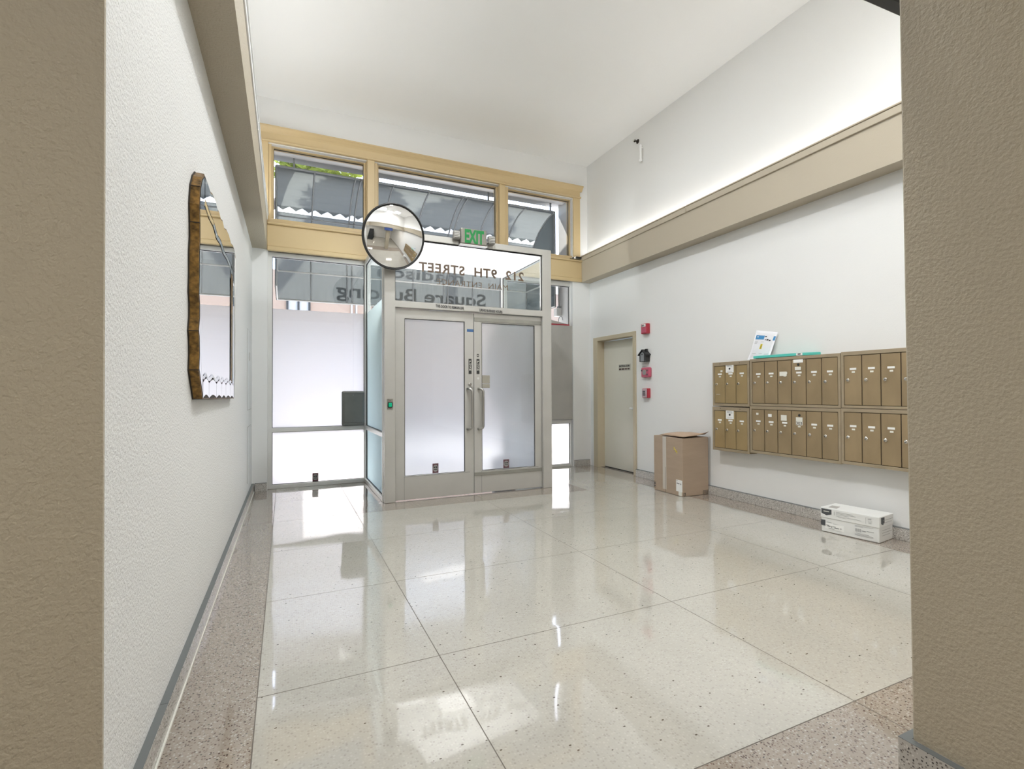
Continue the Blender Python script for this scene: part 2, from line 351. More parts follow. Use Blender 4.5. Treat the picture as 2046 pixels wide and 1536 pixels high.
# floor: one slab, the poured panels and border strips laid on it with dividing strips between
floor = struct(box('floor', (-2.6, 4.6), (-5.2, 6.9), (-0.12, -0.0008), m_joint), 'polished terrazzo lobby floor of cream panels in a rose speckled border', 'floor')
J = 0.0020
def slab(name, x0, x1, y0, y1, m, notch=None):
    box(name, (x0+J, x1-J), (y0+J, y1-J), (-0.0008, 0.0), m, floor)
xsP = [-0.10, 0.637, 1.994, 3.31, 4.14]; ysP = [1.204, 2.2, 3.17, 4.134, 5.075]
for i in range(4):
    for j in range(4): slab('terrazzo_panel', xsP[i], xsP[i+1], ysP[j], ysP[j+1], m_cream)
for a, b in ((-0.10, 0.637), (3.31, 4.14)):
    slab('terrazzo_panel', a, b, 5.075, 5.98, m_cream); slab('terrazzo_panel', a, b, 5.98, 6.86, m_cream)
slab('terrazzo_border', 0.637, 1.994, 5.075, 5.50, m_pink); slab('terrazzo_border', 1.994, 3.31, 5.075, 5.50, m_pink)
slab('vestibule_slab', 1.0, 2.97, 5.50, 6.86, m_facade); slab('terrazzo_border', 0.637, 1.0, 5.50, 6.86, m_pink); slab('terrazzo_border', 2.97, 3.31, 5.50, 6.86, m_pink)
for a, b in ((1.204, 3.17), (3.17, 5.075), (5.075, 6.86)):
    slab('terrazzo_border', -0.41, -0.10, a, b, m_pink); slab('terrazzo_border', 4.14, 4.50, a, b, m_pink)
for a, b in ((-2.6, -0.10), (-0.10, 1.994), (1.994, 4.5)): slab('terrazzo_border', a, b, 0.20, 1.204, m_pink)
for a, b in ((-2.6, 0.637), (0.637, 1.994), (1.994, 3.31), (3.31, 4.5)):
    for c, d in ((-5.2, -3.4), (-3.4, -1.6), (-1.6, 0.20)): slab('terrazzo_panel', a, b, c, d, m_cream)

wl = struct(box('wall_left', (0, 0.2), (1.5, 4.1, 7.04), (0, ZC), m_stucco, warp=lambda x, y, z: (xl(y)-0.2+x, y, z)), 'textured white left wall carrying the gilt mirror')
V, F = cells((-0.195, 0.006), (1.488, 1.5), (0, 2.95), warp=lambda x, y, z: (XL0+x-(0.0 if z > 1 else -0.006), y, z))
mk('wall_skin', V, F, m_bstucco, wl, label='beige textured end of the wall nearest the camera')
struct(box('wall_left_return', (-2.6, -0.595), (1.9, 2.1), (0, 2.95), m_bstucco), 'beige wall beside the stair hall, left of the left wall')
wr = struct(mk('wall_right', *cells((4.475, 4.75), (-5.2, 5.61, 6.535, 7.04), (0, 2.0, 2.96), occ=lambda i, j, k: not (j == 1 and k == 0)), m_wall), 'white right wall with the mailboxes and a service door')
struct(box('wall_right_upper', (4.425, 4.75), (0.9, 7.04), (2.96, ZC), m_wall), 'white upper right wall glowing above the cove beam')
struct(box('ceiling', (-0.62, 4.75), (0.9, 7.04), (ZC, ZC+0.15), m_ceil), 'smooth white high ceiling', 'ceiling')
wb = struct(mk('wall_back', *cells((-0.42, -0.20, 4.145, 4.48), (YB, 7.04), (0, 2.93, 4.25, ZC), occ=lambda i, j, k: k == 2 or i in (0, 2)), m_wall), 'white street wall around the storefront and its high windows')
struct(box('wall_front', (-0.62, 4.75), (0.52, 0.90), (3.36, ZC+0.1), m_wall), 'white wall above the beam at the edge of the tall lobby')
struct(box('wall_hall_back', (-2.6, 4.6), (-5.3, -5.2), (0, 2.95), m_wall), 'plain hall wall far behind the camera')
struct(box('wall_hall_left', (-2.7, -2.6), (-5.3, 2.1), (0, 2.95), m_wall), 'plain hall wall left of the stair')
struct(box('ceiling_hall', (-2.7, 4.6), (-5.3, 0.46), (2.93, 3.05), m_ceil), 'low ceiling of the hall behind the camera', 'ceiling')
struct(box('ceiling_stair', (-2.7, -0.62), (0.46, 2.1), (2.93, 3.05), m_ceil), 'low ceiling beside the left wall', 'ceiling')

# right pier near the camera, a hair out of plumb
PX, PY = 1.794, 0.909
pier = struct(box('wall_right_pier', (PX, 2.24), (0.45, PY), (0, 2.94), m_bstucco, b=0.006, warp=lambda x, y, z: (x-(0.0075*z if z > 0 else 0), y, z)), 'beige stucco pier filling the right edge of the picture', 'pier')
bp_ = struct(mk('baseboard_pier', *cells((PX-0.028, PX, 2.24, 2.268), (0.42, 0.45, PY, PY+0.026), (0.0, 0.10), occ=lambda i, j, k: not (i == 1 and j == 1)), m_base), 'grey speckled terrazzo base round the beige pier', 'baseboard')
V, F = cells((PX-0.028, PX-0.004, 2.24, 2.268), (0.42, 0.45, PY, PY+0.026), (0.10, 0.1015), occ=lambda i, j, k: not (i == 1 and j == 1)); mk('base_cap', V, F, mat('grey_base_cap', (0.15, 0.16, 0.16, 1), 0.6), bp_)

# base boards (terrazzo cove base pieces)
cap = bpy.data.materials['grey_base_cap']
def base_run(name, x, y, pieces, axis, label, warp=None):
    lo, hi = (x if axis == 'x' else y)
    root = None
    for a, b in pieces:
        xx = (a+.0012, b-.0012) if axis == 'x' else x; yy = (a+.0012, b-.0012) if axis == 'y' else y
        if root is None:
            root = struct(box(name, xx, yy, (0, 0.096), m_base, b=0.002, warp=warp), label, 'baseboard'); box('base_cap', xx, yy, (0.096, 0.0985), cap, root, warp=warp)
        else:
            p = box('base_piece', xx, yy, (0, 0.096), m_base, root, b=0.002, warp=warp); box('base_cap', xx, yy, (0.096, 0.0985), cap, p, warp=warp)
base_run('baseboard_right', (4.440, 4.475), (0, 0), [(4.35, 5.585), (3.25, 4.35), (2.72, 3.25), (1.6, 2.72), (0.2, 1.6), (-5.1, 0.2)], 'y', 'grey speckled base along the right wall')
base_run('baseboard_left', (0, 0.026), (0, 0), [(1.52, 2.12), (2.12, 3.1), (3.1, 4.3), (4.3, 5.5), (5.5, 6.72)], 'y', 'grey speckled base along the left wall', warp=lambda x, y, z: (xl(y)+x, y, z))
base_run('baseboard_back_left', (0, 0), (6.705, YB), [(-0.335, -0.205)], 'x', 'short speckled base left of the storefront')
base_run('baseboard_back_right', (0, 0), (6.705, YB), [(4.15, 4.437)], 'x', 'short speckled base right of the storefront')

V, F = cells((0.026, 0.032), (1.52, 2.1, 2.7, 3.4, 4.2, 5.3, 6.70), (0.0, 0.007), warp=lambda x, y, z: (xl(y)+x+0.003*math.sin(y*9), y, z)); mk('caulk', V, F, m_offw, bpy.data.objects['baseboard_left'], label='rough pale caulk line along the floor')
# side beams with cove trim
def zr(y, z0, z1): return z0+(z1-z0)*(6.74-y)/4.55
bR = struct(box('trim_1', (4.30, 4.475), (0.95, 3.9, YB), (0, 1), m_beige, warp=lambda x, y, z: (x, y, zr(y, 2.925, 2.958) if z == 0 else zr(y, 3.27, 3.335))), 'beige beam along the right wall hiding the cove light', 'beam')
for a, b in ((4.437, YB), (0.95, 4.430)):
    box('cove_trim', (4.283, 4.312), (a, b), (0, 1), m_beige, bR, b=0.004, warp=lambda x, y, z: (x, y, zr(y, 3.258, 3.322) if z == 0 else zr(y, 3.318, 3.385)))
    box('cove_bead', (4.276, 4.30), (a, b), (0, 1), m_beige, bR, b=0.003, warp=lambda x, y, z: (x, y, zr(y, 3.322, 3.388) if z == 0 else zr(y, 3.336, 3.403)))
V, F = tube([(4.39, 1.2, 3.345), (4.39, 6.5, 3.345)], 0.010, 8); mk('cove_tube', V, F, m_tube, bR, label='lit tube lying in the cove')
bL = struct(box('trim_2', (0, 1), (0.95, 3.9, YB), (2.945, 3.30), m_bstucco, warp=lambda x, y, z: (xl(y)-.1 if x == 0 else -0.2075-0.002*(6.74-y)/4, y, z)), 'beige textured beam along the left wall', 'beam')
for a, b in ((4.437, YB), (0.95, 4.430)):
    box('cove_trim', (-0.225, -0.198), (a, b), (3.302, 3.355), m_wall, bL, b=0.004, warp=lambda x, y, z: (x-0.002*(6.74-y)/4, y, z))
    box('cove_bead', (-0.215, -0.190), (a, b), (3.358, 3.378), m_wall, bL, b=0.003, warp=lambda x, y, z: (x-0.002*(6.74-y)/4, y, z))
V, F = tube([(-0.31, 1.2, 3.315), (-0.31, 6.4, 3.315)], 0.010, 8); mk('cove_tube', V, F, m_tube, bL, label='lit tube lying in the cove')
bF = struct(box('trim_3', (-0.42, 4.475), (0.46, 0.95), (2.93, 3.36), m_beige), 'beige cross beam over the pier at the edge of the lobby', 'beam')
box('cove_trim', (-0.2, 4.3), (0.95, 0.975), (3.30, 3.385), m_beige, bF, b=0.004)

# ------------------------------------------------------------------ high window casing (honey painted)
CX = [-0.30, -0.195, 0.98, 1.076, 2.881, 2.974, 4.153, 4.279]
cas = struct(mk('trim_4', *bev(*cells(CX, (6.715, YB), (3.275, 4.262, 4.40), occ=lambda i, j, k: k == 1 or i in (0, 2, 4, 6)), 0.003), m_trim), 'honey coloured casing round the three high windows', 'casing')
box('casing_bead', (-0.30, 4.292), (6.695, 6.715), (4.262, 4.285), m_trim, cas, b=0.005)
V, F = prism([(6.715, 4.375), (6.705, 4.392), (6.69, 4.405), (6.672, 4.425), (6.662, 4.432), (6.662, 4.448), (YB, 4.448), (YB, 4.375)], 'x', -0.30, 4.315); mk('crown', V, F, m_trim, cas)
box('apron', (-0.2065, 4.30), (6.712, YB), (2.985, 3.245), m_trim, cas, b=0.003)
box('apron_bead', (-0.2065, 4.30), (6.700, YB), (2.925, 2.985), m_trim, cas, b=0.008)
box('window_stool', (-0.2065, 4.30), (6.685, 6.76), (3.245, 3.275), m_trim, cas, b=0.008)
GX = [(-0.137, 0.947), (1.14, 2.862), (3.057, 4.134)]
for n, (a, b) in enumerate(GX):
    lo, hi = CX[1+2*n], CX[2+2*n]
    V, F = cells((lo-.004, a-.022, b+.022, hi+.004), (6.745, 6.80), (3.26, 3.335, 4.258, 4.30), occ=lambda i, j, k: not (i == 1 and k == 1))
    w = struct(mk('window_%d' % (n+1), *bev(V, F, 0.006), m_trim), ['left', 'middle', 'right'][n]+' high window in the honey casing, awning behind it', 'window')
    V, F = cells((lo-.004, a, b, hi+.004), (6.80, 6.90), (3.26, 3.35, 4.238, 4.30), occ=lambda i, j, k: not (i == 1 and k == 1))
    mk('sash', *bev(V, F, 0.004), m_trim, w)
    V, F = cells((a, a+.005, b-.005, b), (6.845, 6.855), (3.35, 3.355, 4.231, 4.238), occ=lambda i, j, k: not (i == 1 and k == 1)); mk('gasket', V, F, m_gasket, w)
    box('pane', (a, b), (6.857, 6.863), (3.35, 4.238), m_glass, w)

# ------------------------------------------------------------------ storefront frames
def frame(name, xs, y, zs, m, holes, label, cat='window', b=0.004):
    return struct(mk(name, *bev(*cells(xs, y, zs, occ=lambda i, j, k: (i, k) not in holes), b), m), label, cat)
def pane_x(parent, x0, x1, y, z0, z1, filmto=None, fm=None, g=True, gask=True):
    box('pane', (x0, x1), (y-.003, y+.003), (z0, z1), m_glass, parent)
    if gask:
        V, F = cells((x0, x0+.005, x1-.005, x1), (y-.016, y-.004), (z0, z0+.004, z1-.006, z1), occ=lambda i, j, k: not (i == 1 and k == 1)); mk('gasket', V, F, m_gasket, parent)
    if filmto: box('frosted_film', (x0+.004, x1-.004), (y+.0045, y+.0060), (z0+.003, filmto), fm or m_film, parent)
w4 = frame('window_4', (-0.205, -0.15, 0.955, 1.0), (6.80, 6.89), (0.0, 0.048, 0.70, 0.75, 2.88, 2.932), m_alu_w, {(1, 1), (1, 3)}, 'left sidelight with frosted panes and the grey call box')
pane_x(w4, -0.15, 0.955, 6.85, 0.75, 2.88, 2.238, m_film); pane_x(w4, -0.15, 0.955, 6.85, 0.048, 0.70, 0.697, m_film)
w5 = frame('window_5', (2.99, 3.035, 4.13, 4.19), (6.80, 6.89), (0.0, 0.035, 0.68, 0.73, 2.86, 2.932), m_alu_w, {(1, 1), (1, 3)}, 'right sidelight partly hidden by the grey panel')
pane_x(w5, 3.035, 4.13, 6.85, 0.73, 2.86, None); pane_x(w5, 3.035, 4.13, 6.85, 0.035, 0.68, 0.677, m_film)
# vestibule side lights: frames along Y
def side(name, x0, x1, label, xin):
    ys = (5.46, 5.50, 6.79, 6.80) if True else None
    V, F = cells((x0, x1), (5.47, 5.505, 6.77, 6.80), (0.0, 0.055, 0.70, 0.75, 2.875, 2.935), occ=lambda i, j, k: not (j == 1 and k in (1, 3)))
    w = struct(mk(name, *bev(V, F, 0.004), m_alu_w), label, 'window'); xm = (x0+x1)/2
    for z0, z1, t in ((0.75, 2.875, 2.238), (0.055, 0.70, 0.695)):
        box('pane', (xm-.003, xm+.003), (5.505, 6.77), (z0, z1), m_glass_t, w)
        V, F = cells((xm-.02, xm-.008), (5.505, 5.511, 6.762, 6.77), (z0, z0+.006, z1-.006, z1), occ=lambda i, j, k: not (j == 1 and k == 1)); mk('gasket', V, F, m_gasket, w)
        fx_ = (xm-.006, xm-.0045) if xin > 0 else (xm+.0045, xm+.006)
        box('frosted_film', fx_, (5.51, 6.76), (z0+.003, t), m_film_c, w)
side('window_6', 0.955, 1.03, 'left glass side of the entrance vestibule, aqua frosted', 1)
side('window_7', 2.93, 3.005, 'right glass side of the entrance vestibule seen through the transom', -1)
# vestibule front: posts, head, transom
vf = struct(mk('window_8', *bev(*cells((0.962, 1.081, 2.885, 3.008), (5.395, 5.47), (0.0, 2.112, 2.185, 2.872, 2.945), occ=lambda i, j, k: not (i == 1 and k in (0, 2))), 0.004), m_alu), 'aluminium front of the entrance vestibule with the lettered transom', 'window')
box('pane', (1.081, 2.885), (5.432, 5.438), (2.185, 2.872), m_glass, vf)
V, F = cells((1.081, 1.087, 2.878, 2.885), (5.415, 5.428), (2.185, 2.190, 2.862, 2.872), occ=lambda i, j, k: not (i == 1 and k == 1)); mk('gasket', V, F, m_gasket, vf)
box('head_strip', (1.087, 2.878), (5.400, 5.428), (2.872, 2.879), m_alu_w, vf)
box('vestibule_roof', (0.965, 3.005), (5.47, 6.80), (2.915, 2.955), m_facade, vf, label='white soffit of the vestibule')
box('patch_plate', (1.86, 2.05), (5.386, 5.395), (2.118, 2.172), m_alu, vf, b=0.002, label='blank plate over the middle of the notice')
UPZ = (0, 0, 1)
text('notice_lettering', 'THIS DOOR TO REMAIN UN', 0.042, ((1.53, 5.392, 2.140), (1, 0, -0.02), UPZ), m_ink, vf, width=0.325, offset=0.001)
text('notice_lettering', 'URING BUSINESS HOURS', 0.042, ((2.052, 5.392, 2.126), (1, 0, -0.02), UPZ), m_ink, vf, width=0.290, offset=0.001)
OUT = ((-1, 0, 0), (0, 0, 1))
text('address_lettering', '212  9TH  STREET', 0.146, ((2.650, 5.4395, 2.540), (-1, 0, 0), UPZ), m_brown_ink, vf, width=1.30, offset=0.0042, spacing=1.12)
text('address_lettering', 'MAIN  ENTRANCE', 0.094, ((2.436, 5.4395, 2.408), (-1, 0, 0), UPZ), m_brown_ink, vf, width=0.88, offset=0.0, spacing=1.12)

# entrance doors
def leaf(name, x0, x1, g0, g1, label):
    d = struct(mk(name, *bev(*cells((x0, g0, g1, x1), (5.432, 5.476), (0.012, 0.270, 2.000, 2.106), occ=lambda i, j, k: not (i == 1 and k == 1)), 0.003), m_alu), label, 'door')
    pane_x(d, g0, g1, 5.452, 0.270, 2.0, 1.997, m_film_d)
    V, F = cells((x0+.002, g0-.010, g0-.008), (5.4312, 5.433), (0.014, 0.262)); 
    box('panel_seam', (g0-.006, g0-.004), (5.4312, 5.4322), (0.014, 0.262), m_gasket, d)
    box('panel_seam', (g0-.006, x1-.05), (5.4312, 5.4322), (0.262, 0.265), m_gasket, d)
    return d
dl = leaf('door_1', 1.086, 1.992, 1.188, 1.884, 'left leaf of the frosted glass entrance doors')
dr = leaf('door_2', 1.997, 2.884, 2.094, 2.792, 'right leaf of the frosted glass entrance doors')
box('kick_strip', (1.999, 2.880), (5.424, 5.432), (0.212, 0.252), m_alu_d, dr, b=0.002); box('head_strip', (1.999, 2.880), (5.424, 5.432), (2.012, 2.056), m_alu_d, dr, b=0.002)
def pull(parent, xe, xm, z0, z1, m):
    P = [(xe, 5.432, z1), (xe, 5.40, z1)]
    for t in range(1, 6):
        a = t/5*math.pi/2; P.append((xe+(xm-xe)*math.sin(a), 5.40-0.03*math.sin(a), z1-0.035*(1-math.cos(a))))
    for t in range(4, -1, -1):
        a = t/5*math.pi/2; P.append((xe+(xm-xe)*math.sin(a), 5.40-0.03*math.sin(a), z0+0.035*(1-math.cos(a))))
    P += [(xe, 5.432, z0)]
    V, F = tube(P, 0.0135, 12); mk('pull_handle', V, F, m, parent, smooth=True)
pull(dl, 1.913, 1.952, 0.758, 1.225, m_steel); pull(dr, 2.052, 2.088, 0.758, 1.225, m_steel)
RX = Matrix.Rotation(math.radians(90), 4, 'X')                  # +Z of a lathe to -Y (towards the room)
def knob_y(name, x, y, z, prof, m, parent, n=20):
    V, F = lathe(prof, n, Matrix.Translation((x, y, z)) @ RX); return mk(name, V, F, m, parent, smooth=False)
knob_y('lock_cylinder', 1.946, 5.432, 1.275, [(0.019, 0), (0.019, 0.004), (0.012, 0.010), (0.011, 0.010)], m_steel, dl)
box('thumb_turn', (1.955, 1.975), (5.408, 5.432), (1.185, 1.245), m_steel, dl, b=0.004)
knob_y('lock_cylinder', 2.046, 5.432, 1.345, [(0.014, 0), (0.014, 0.003), (0.006, 0.004)], m_alu_w, dr)
def push_label(parent, x0, x1):
    p = box('push_label', (x0, x1), (5.4300, 5.4318), (1.397, 1.572), m_ink, parent, label='black push label with pale letters')
    for i, ch in enumerate('PUSH'): text('letter', ch, 0.036, (((x0+x1)/2, 5.4296, 1.527-i*0.031), (1, 0, 0), UPZ), m_offw, p, align='CENTER', offset=0.0006)
push_label(dl, 1.930, 1.966); push_label(dr, 2.028, 2.064)
dd = box('lock_label', (2.033, 2.056), (5.4300, 5.4318), (1.597, 1.630), m_ink, dr); box('lock_mark', (2.040, 2.049), (5.4292, 5.4300), (1.607, 1.620), m_offw, dd)
box('blue_tape', (1.911, 1.991), (5.4302, 5.4315), (1.886, 1.916), m_tapeb, dl, label='strip of blue masking tape')
box('plate', (2.099, 2.198), (5.440, 5.449), (1.287, 1.383), mat('nickel_plate', (0.42, 0.40, 0.34, 1), 0.35, metal=0.4), dr, b=0.003, label='square nickel plate')
box('plate', (2.099, 2.197), (5.440, 5.449), (1.233, 1.281), bpy.data.materials['nickel_plate'], dr, b=0.003, label='small nickel plate below the square one')
m_st = mat('maroon_sticker', (0.13, 0.055, 0.065, 1), 0.5); m_stg = mat('grey_sticker_disc', (0.30, 0.29, 0.28, 1), 0.5)
def sticker(parent, x0, x1, z0, z1, y):
    s = box('alarm_sticker', (x0, x1), (y-.0012, y), (z0, z1), m_st, parent, label='small maroon alarm sticker with a grey oval')
    V, F = lathe([(1, 0), (1, 0.0008)], 20, Matrix.Translation(((x0+x1)/2, y-.0013, (z0+z1)/2)) @ RX @ Matrix.Diagonal(((x1-x0)*.44, (z1-z0)*.36, 1, 1)))
    mk('sticker_oval', V, F, m_stg, s)
    w, hh = x1-x0, z1-z0
    bars([(.18*w, .42*w, .54*hh, .13*hh), (.50*w, .80*w, .54*hh, .15*hh), (.22*w, .8*w, .36*hh, .07*hh)], ((x0, y-.0023, z0), (1, 0, 0), UPZ), m_ink, 'sticker_print', s)
sticker(dl, 1.503, 1.572, 0.277, 0.385, 5.4485); sticker(dr, 2.371, 2.446, 0.276, 0.377, 5.4485); sticker(w4, 0.314, 0.386, 0.050, 0.157, 6.8465)

# things on the storefront
cb = thing('call_box', (0.81, 6.80, 0.75), 'grey steel call box on the sidelight beside the vestibule', 'intercom')
mk('housing', *bev(*cells((0.664, 0.948), (6.745, 6.80), (0.752, 1.205)), 0.022, 3), m_callbox, cb)
mk('cover', *bev(*cells((0.690, 0.925), (6.737, 6.746), (0.79, 1.165)), 0.004), m_callbox, cb)
box('top_flange', (0.680, 0.940), (6.741, 6.752), (1.186, 1.196), m_steel, cb, b=0.002)
knob_y('screw', 0.805, 6.737, 1.150, [(0.006, 0), (0.005, 0.003)], m_chrome, cb, 10)
eb = thing('exit_button', (1.022, 5.395, 1.0), 'steel plate with a green door release button on the left post', 'button')
box('plate', (0.991, 1.053), (5.390, 5.395), (1.006, 1.118), m_steel, eb, b=0.001)
box('bezel', (0.997, 1.047), (5.383, 5.390), (1.024, 1.083), m_black, eb, b=0.006)
box('button', (1.004, 1.040), (5.376, 5.383), (1.032, 1.076), m_btn, eb, b=0.004)
for z in (1.014, 1.100): knob_y('screw', 1.022, 5.390, z, [(0.004, 0), (0.003, 0.002)], m_black, eb, 8)
gp = thing('grey_panel', (3.75, 6.79, 0.72), 'tall grey metal panel mounted over the right sidelight', 'panel')
mk('board', *bev(*cells((3.30, 4.200), (6.755, 6.795), (0.735, 2.228)), 0.018, 2), m_panel, gp)
box('red_edge', (3.32, 4.118), (6.80, 6.826), (2.222, 2.252), m_red, gp, label='dark red edging along the top'); 
V, F = prism([(3.32, 2.252), (4.118, 2.252), (3.32, 2.40)], 'y', 6.815, 6.845); mk('sloping_top', V, F, m_panel, gp)

ex = thing('exit_sign', (1.97, 5.40, 2.87), 'steel exit sign with green letters above the transom', 'exit sign')
mk('housing', *bev(*cells((1.806, 2.122), (5.325, 5.394), (2.872, 3.055)), 0.014, 2), mat('brushed_sign_steel', (0.26, 0.245, 0.215, 1), 0.4, metal=0.4, var=(9, .08)), ex)
text('letters', 'EXIT', 0.205, ((1.968, 5.3235, 2.893), (1, 0, 0), UPZ), m_green, ex, align='CENTER', width=0.235, offset=0.009)
box('base_lip', (1.80, 2.128), (5.332, 5.394), (2.864, 2.873), m_alu_w, ex)
def lamp_head(x0, x1, z0, z1):
    h = mk('lamp_head', *bev(*cells((x0, x1), (5.325, 5.385), (z0, z1)), 0.012, 2), mat('grey_lamp_plastic', (0.30, 0.29, 0.27, 1), 0.4), ex)
    for i in range(4):
        zz = z0+.018+i*(z1-z0-.03)/4; box('louvre', (x0+.006, x1-.006), (5.318, 5.326), (zz, zz+.008), m_alu, h)
    box('bracket', (min(x1, 1.81) if x1 < 1.9 else 2.118, max(x1, 1.81) if x1 < 1.9 else x0+.004), (5.345, 5.36), (z0+.02, z0+.03), m_alu_d, h)
lamp_head(1.722, 1.800, 2.918, 3.015); lamp_head(2.146, 2.228, 2.905, 3.005)

# convex security mirror
mc = Vector((1.0297, 5.2, 2.8107)); az, el, rad, Rc = 0.1398, -0.2496, 0.3329, 0.842
nrm = Vector((math.sin(az)*math.cos(el), -math.cos(az)*math.cos(el), math.sin(el)))
cm = thing('convex_mirror', mc, 'round convex safety mirror with black rim at the vestibule corner', 'mirror', rot=nrm.to_track_quat('Z', 'Y').to_euler())
prof = []; sag0 = math.sqrt(Rc*Rc-rad*rad)
for i in range(17):
    r = rad*(1-i/16)*0.985; prof.append((max(r, 1e-4), math.sqrt(Rc*Rc-r*r)-sag0))
V, F = lathe(prof, 64); mk('dome', V, F, m_mirror, cm, local=True, smooth=True)
V, F = lathe([(rad*.93, -.012), (rad, -.012), (rad+.004, 0.0), (rad, .010), (rad*.968, .012), (rad*.965, .004), (rad*.93, .002)], 64); mk('rim', V[:], F[:-2]+[tuple((6*64+(i+1) % 64, 6*64+i, i, (i+1) % 64)) for i in range(64)], m_black, cm, local=True, smooth=True)
V, F = lathe([(rad*.95, -.014), (rad*.6, -.03), (0.02, -.035)], 48); mk('back', V, F, m_black, cm, local=True)
V, F = tube([mc-nrm*.03, mc-nrm*.075, Vector((1.03, 5.33, 2.885)), Vector((1.03, 5.398, 2.905))], 0.011, 10); mk('arm', V, F, m_steel, cm)

# ------------------------------------------------------------------ gilt wall mirror
def Xw(y): return xl(y)
gm = thing('wall_mirror', (xl(3.5), 3.5, 1.15), 'wide scalloped mirror in an antique gilt frame on the left wall', 'mirror')
def rail(pts, n=5, amp=0.0): return pts
top = []
ny = 40
outl = []
# outline (y, z), clockwise from near bottom: chamfered corners, gently scalloped edges
bot0, bot1 = (2.735, 1.168), (4.315, 1.150)
outl.append(bot0)
for y, z in ((2.62, 1.30), (2.632, 1.37), (2.622, 1.45), (2.605, 1.475), (2.630, 1.54), (2.630, 1.60), (2.612, 1.65), (2.622, 1.74), (2.618, 1.82), (2.636, 1.90), (2.632, 1.97), (2.620, 2.05), (2.645, 2.14), (2.70, 2.205), (2.768, 2.249)): outl.append((y, z))
for y, z in ((2.88, 2.252), (2.985, 2.243), (3.06, 2.262), (3.18, 2.268), (3.275, 2.250), (3.36, 2.262), (3.438, 2.246), (3.53, 2.266), (3.621, 2.246), (3.75, 2.275), (3.92, 2.285), (4.06, 2.268), (4.22, 2.292), (4.36, 2.285)): outl.append((y, z))
for y, z in ((4.425, 2.25), (4.47, 2.19), (4.50, 2.08), (4.46, 1.96), (4.42, 1.82), (4.455, 1.68), (4.41, 1.50), (4.445, 1.36)): outl.append((y, z))
outl.append(bot1)
nO = len(outl); MF = -0.356                    # front plane
cyz = (3.54, 1.72)
def ring(s, dy=0): return [(cyz[0]+(y-cyz[0])*s+dy, cyz[1]+(z-cyz[1])*s) for y, z in outl]
def strip(A, xa, B, xb): # faces joining two closed rings
    n = len(A); V = [(xa(y) if callable(xa) else xa, y, z) for y, z in A]+[(xb(y) if callable(xb) else xb, y, z) for y, z in B]
    return V, [(i, (i+1) % n, n+(i+1) % n, n+i) for i in range(n)]
V1 = [(Xw(y)+.0005, y, z) for y, z in ring(1.0)]+[(MF-.001, y, z) for y, z in ring(1.0)]+[(MF-.001, y, z) for y, z in ring(0.985)]+[(Xw(y)+.0005, y, z) for y, z in ring(0.985)]
Fr = []
for k in range(4):
    for i in range(nO): Fr.append((k*nO+i, k*nO+(i+1) % nO, ((k+1) % 4)*nO+(i+1) % nO, ((k+1) % 4)*nO+i))
fr_ = mk('gilt_frame', V1, Fr, m_gold, gm)
V2_ = [(Xw(y)+.0008, y, z) for y, z in ring(1.005)]+[(Xw(y)+.006, y, z) for y, z in ring(1.004)]
mk('frame_back', V2_, [tuple(range(nO))]+[(i, (i+1) % nO, nO+(i+1) % nO, nO+i) for i in range(nO)]+[tuple(range(nO, 2*nO))], m_dark, gm)
for z in (1.30, 1.475, 1.97, 2.14):            # joints of the bamboo-like sections
    y = min((abs(q[1]-z), q[0]) for q in outl if q[0] < 3)[1]
    box('frame_joint', (Xw(y), MF-.0005), (y-.002, y+.012), (z-.002, z+.002), m_dark, fr_)
# border mirror pieces, each its own strip, and the bevelled main pane
IN = [(2.735, 1.268), (2.715, 1.45), (2.727, 1.52), (2.715, 1.67), (2.728, 1.94), (2.735, 2.085), (2.80, 2.135), (2.97, 2.118), (3.13, 2.125), (3.28, 2.098), (3.45, 2.112), (3.62, 2.095), (3.83, 2.110), (4.04, 2.105), (4.20, 2.06), (4.235, 1.96), (4.215, 1.70), (4.225, 1.45), (4.245, 1.272)]
bx = []
y = 2.745
for i, yy in enumerate((2.745, 2.95, 3.25, 3.50, 3.73, 4.02, 4.24)): bx.append(yy)
inner = IN[:]
sc = []
for i in range(len(bx)-1, 0, -1):              # scalloped lower edge of the main pane
    a, b = bx[i], bx[i-1]
    for t in (0.15, 0.5, 0.85): sc.append((a+(b-a)*t, 1.262+(0.018 if t == 0.5 else -0.004)))
pane_pts = IN+sc
n = len(pane_pts); V = [(MF-.006, y, z) for y, z in pane_pts]; mk('main_pane', V, [tuple(range(n))], m_mirror, gm)
A = pane_pts; cA = (3.49, 1.69)
B = [(cA[0]+(y-cA[0])*0.975, cA[1]+(z-cA[1])*0.955) for y, z in A]
V, F = strip(A, MF+.0005, B, MF-.0035); mk('bevel', V, F, m_mirror_e, gm)
def piece(poly, off=0.0):
    V = [(MF+.001+off, q[0], q[1]) for q in poly]; mk('border_piece', V, [tuple(range(len(poly)))], m_mirror, gm)
ol = ring(0.985)
near_o = [q for q in ol[0:16]]; 
cuts = [(0, 4), (4, 8), (8, 11), (11, 13), (13, 15)]
def in_near(z): # inner edge y at height z
    pts = IN[:7]
    for (a, b) in zip(pts, pts[1:]):
        if a[1] <= z <= b[1]: return a[0]+(b[0]-a[0])*(z-a[1])/(b[1]-a[1])
    return pts[0][0] if z < pts[0][1] else pts[-1][0]
for a, b in cuts:
    seg = ol[a:b+1]; inn = [(in_near(z)-.004, z) for _, z in reversed(seg)]
    if a == 0: inn = [(bx[0]-.004, seg[0][1])] if False else [(in_near(z)-.004, z) for _, z in reversed(seg[1:])]+[(2.741, 1.18)]
    piece(seg+inn, 0.0)
topo = ol[15:30]; IT = IN[6:14]
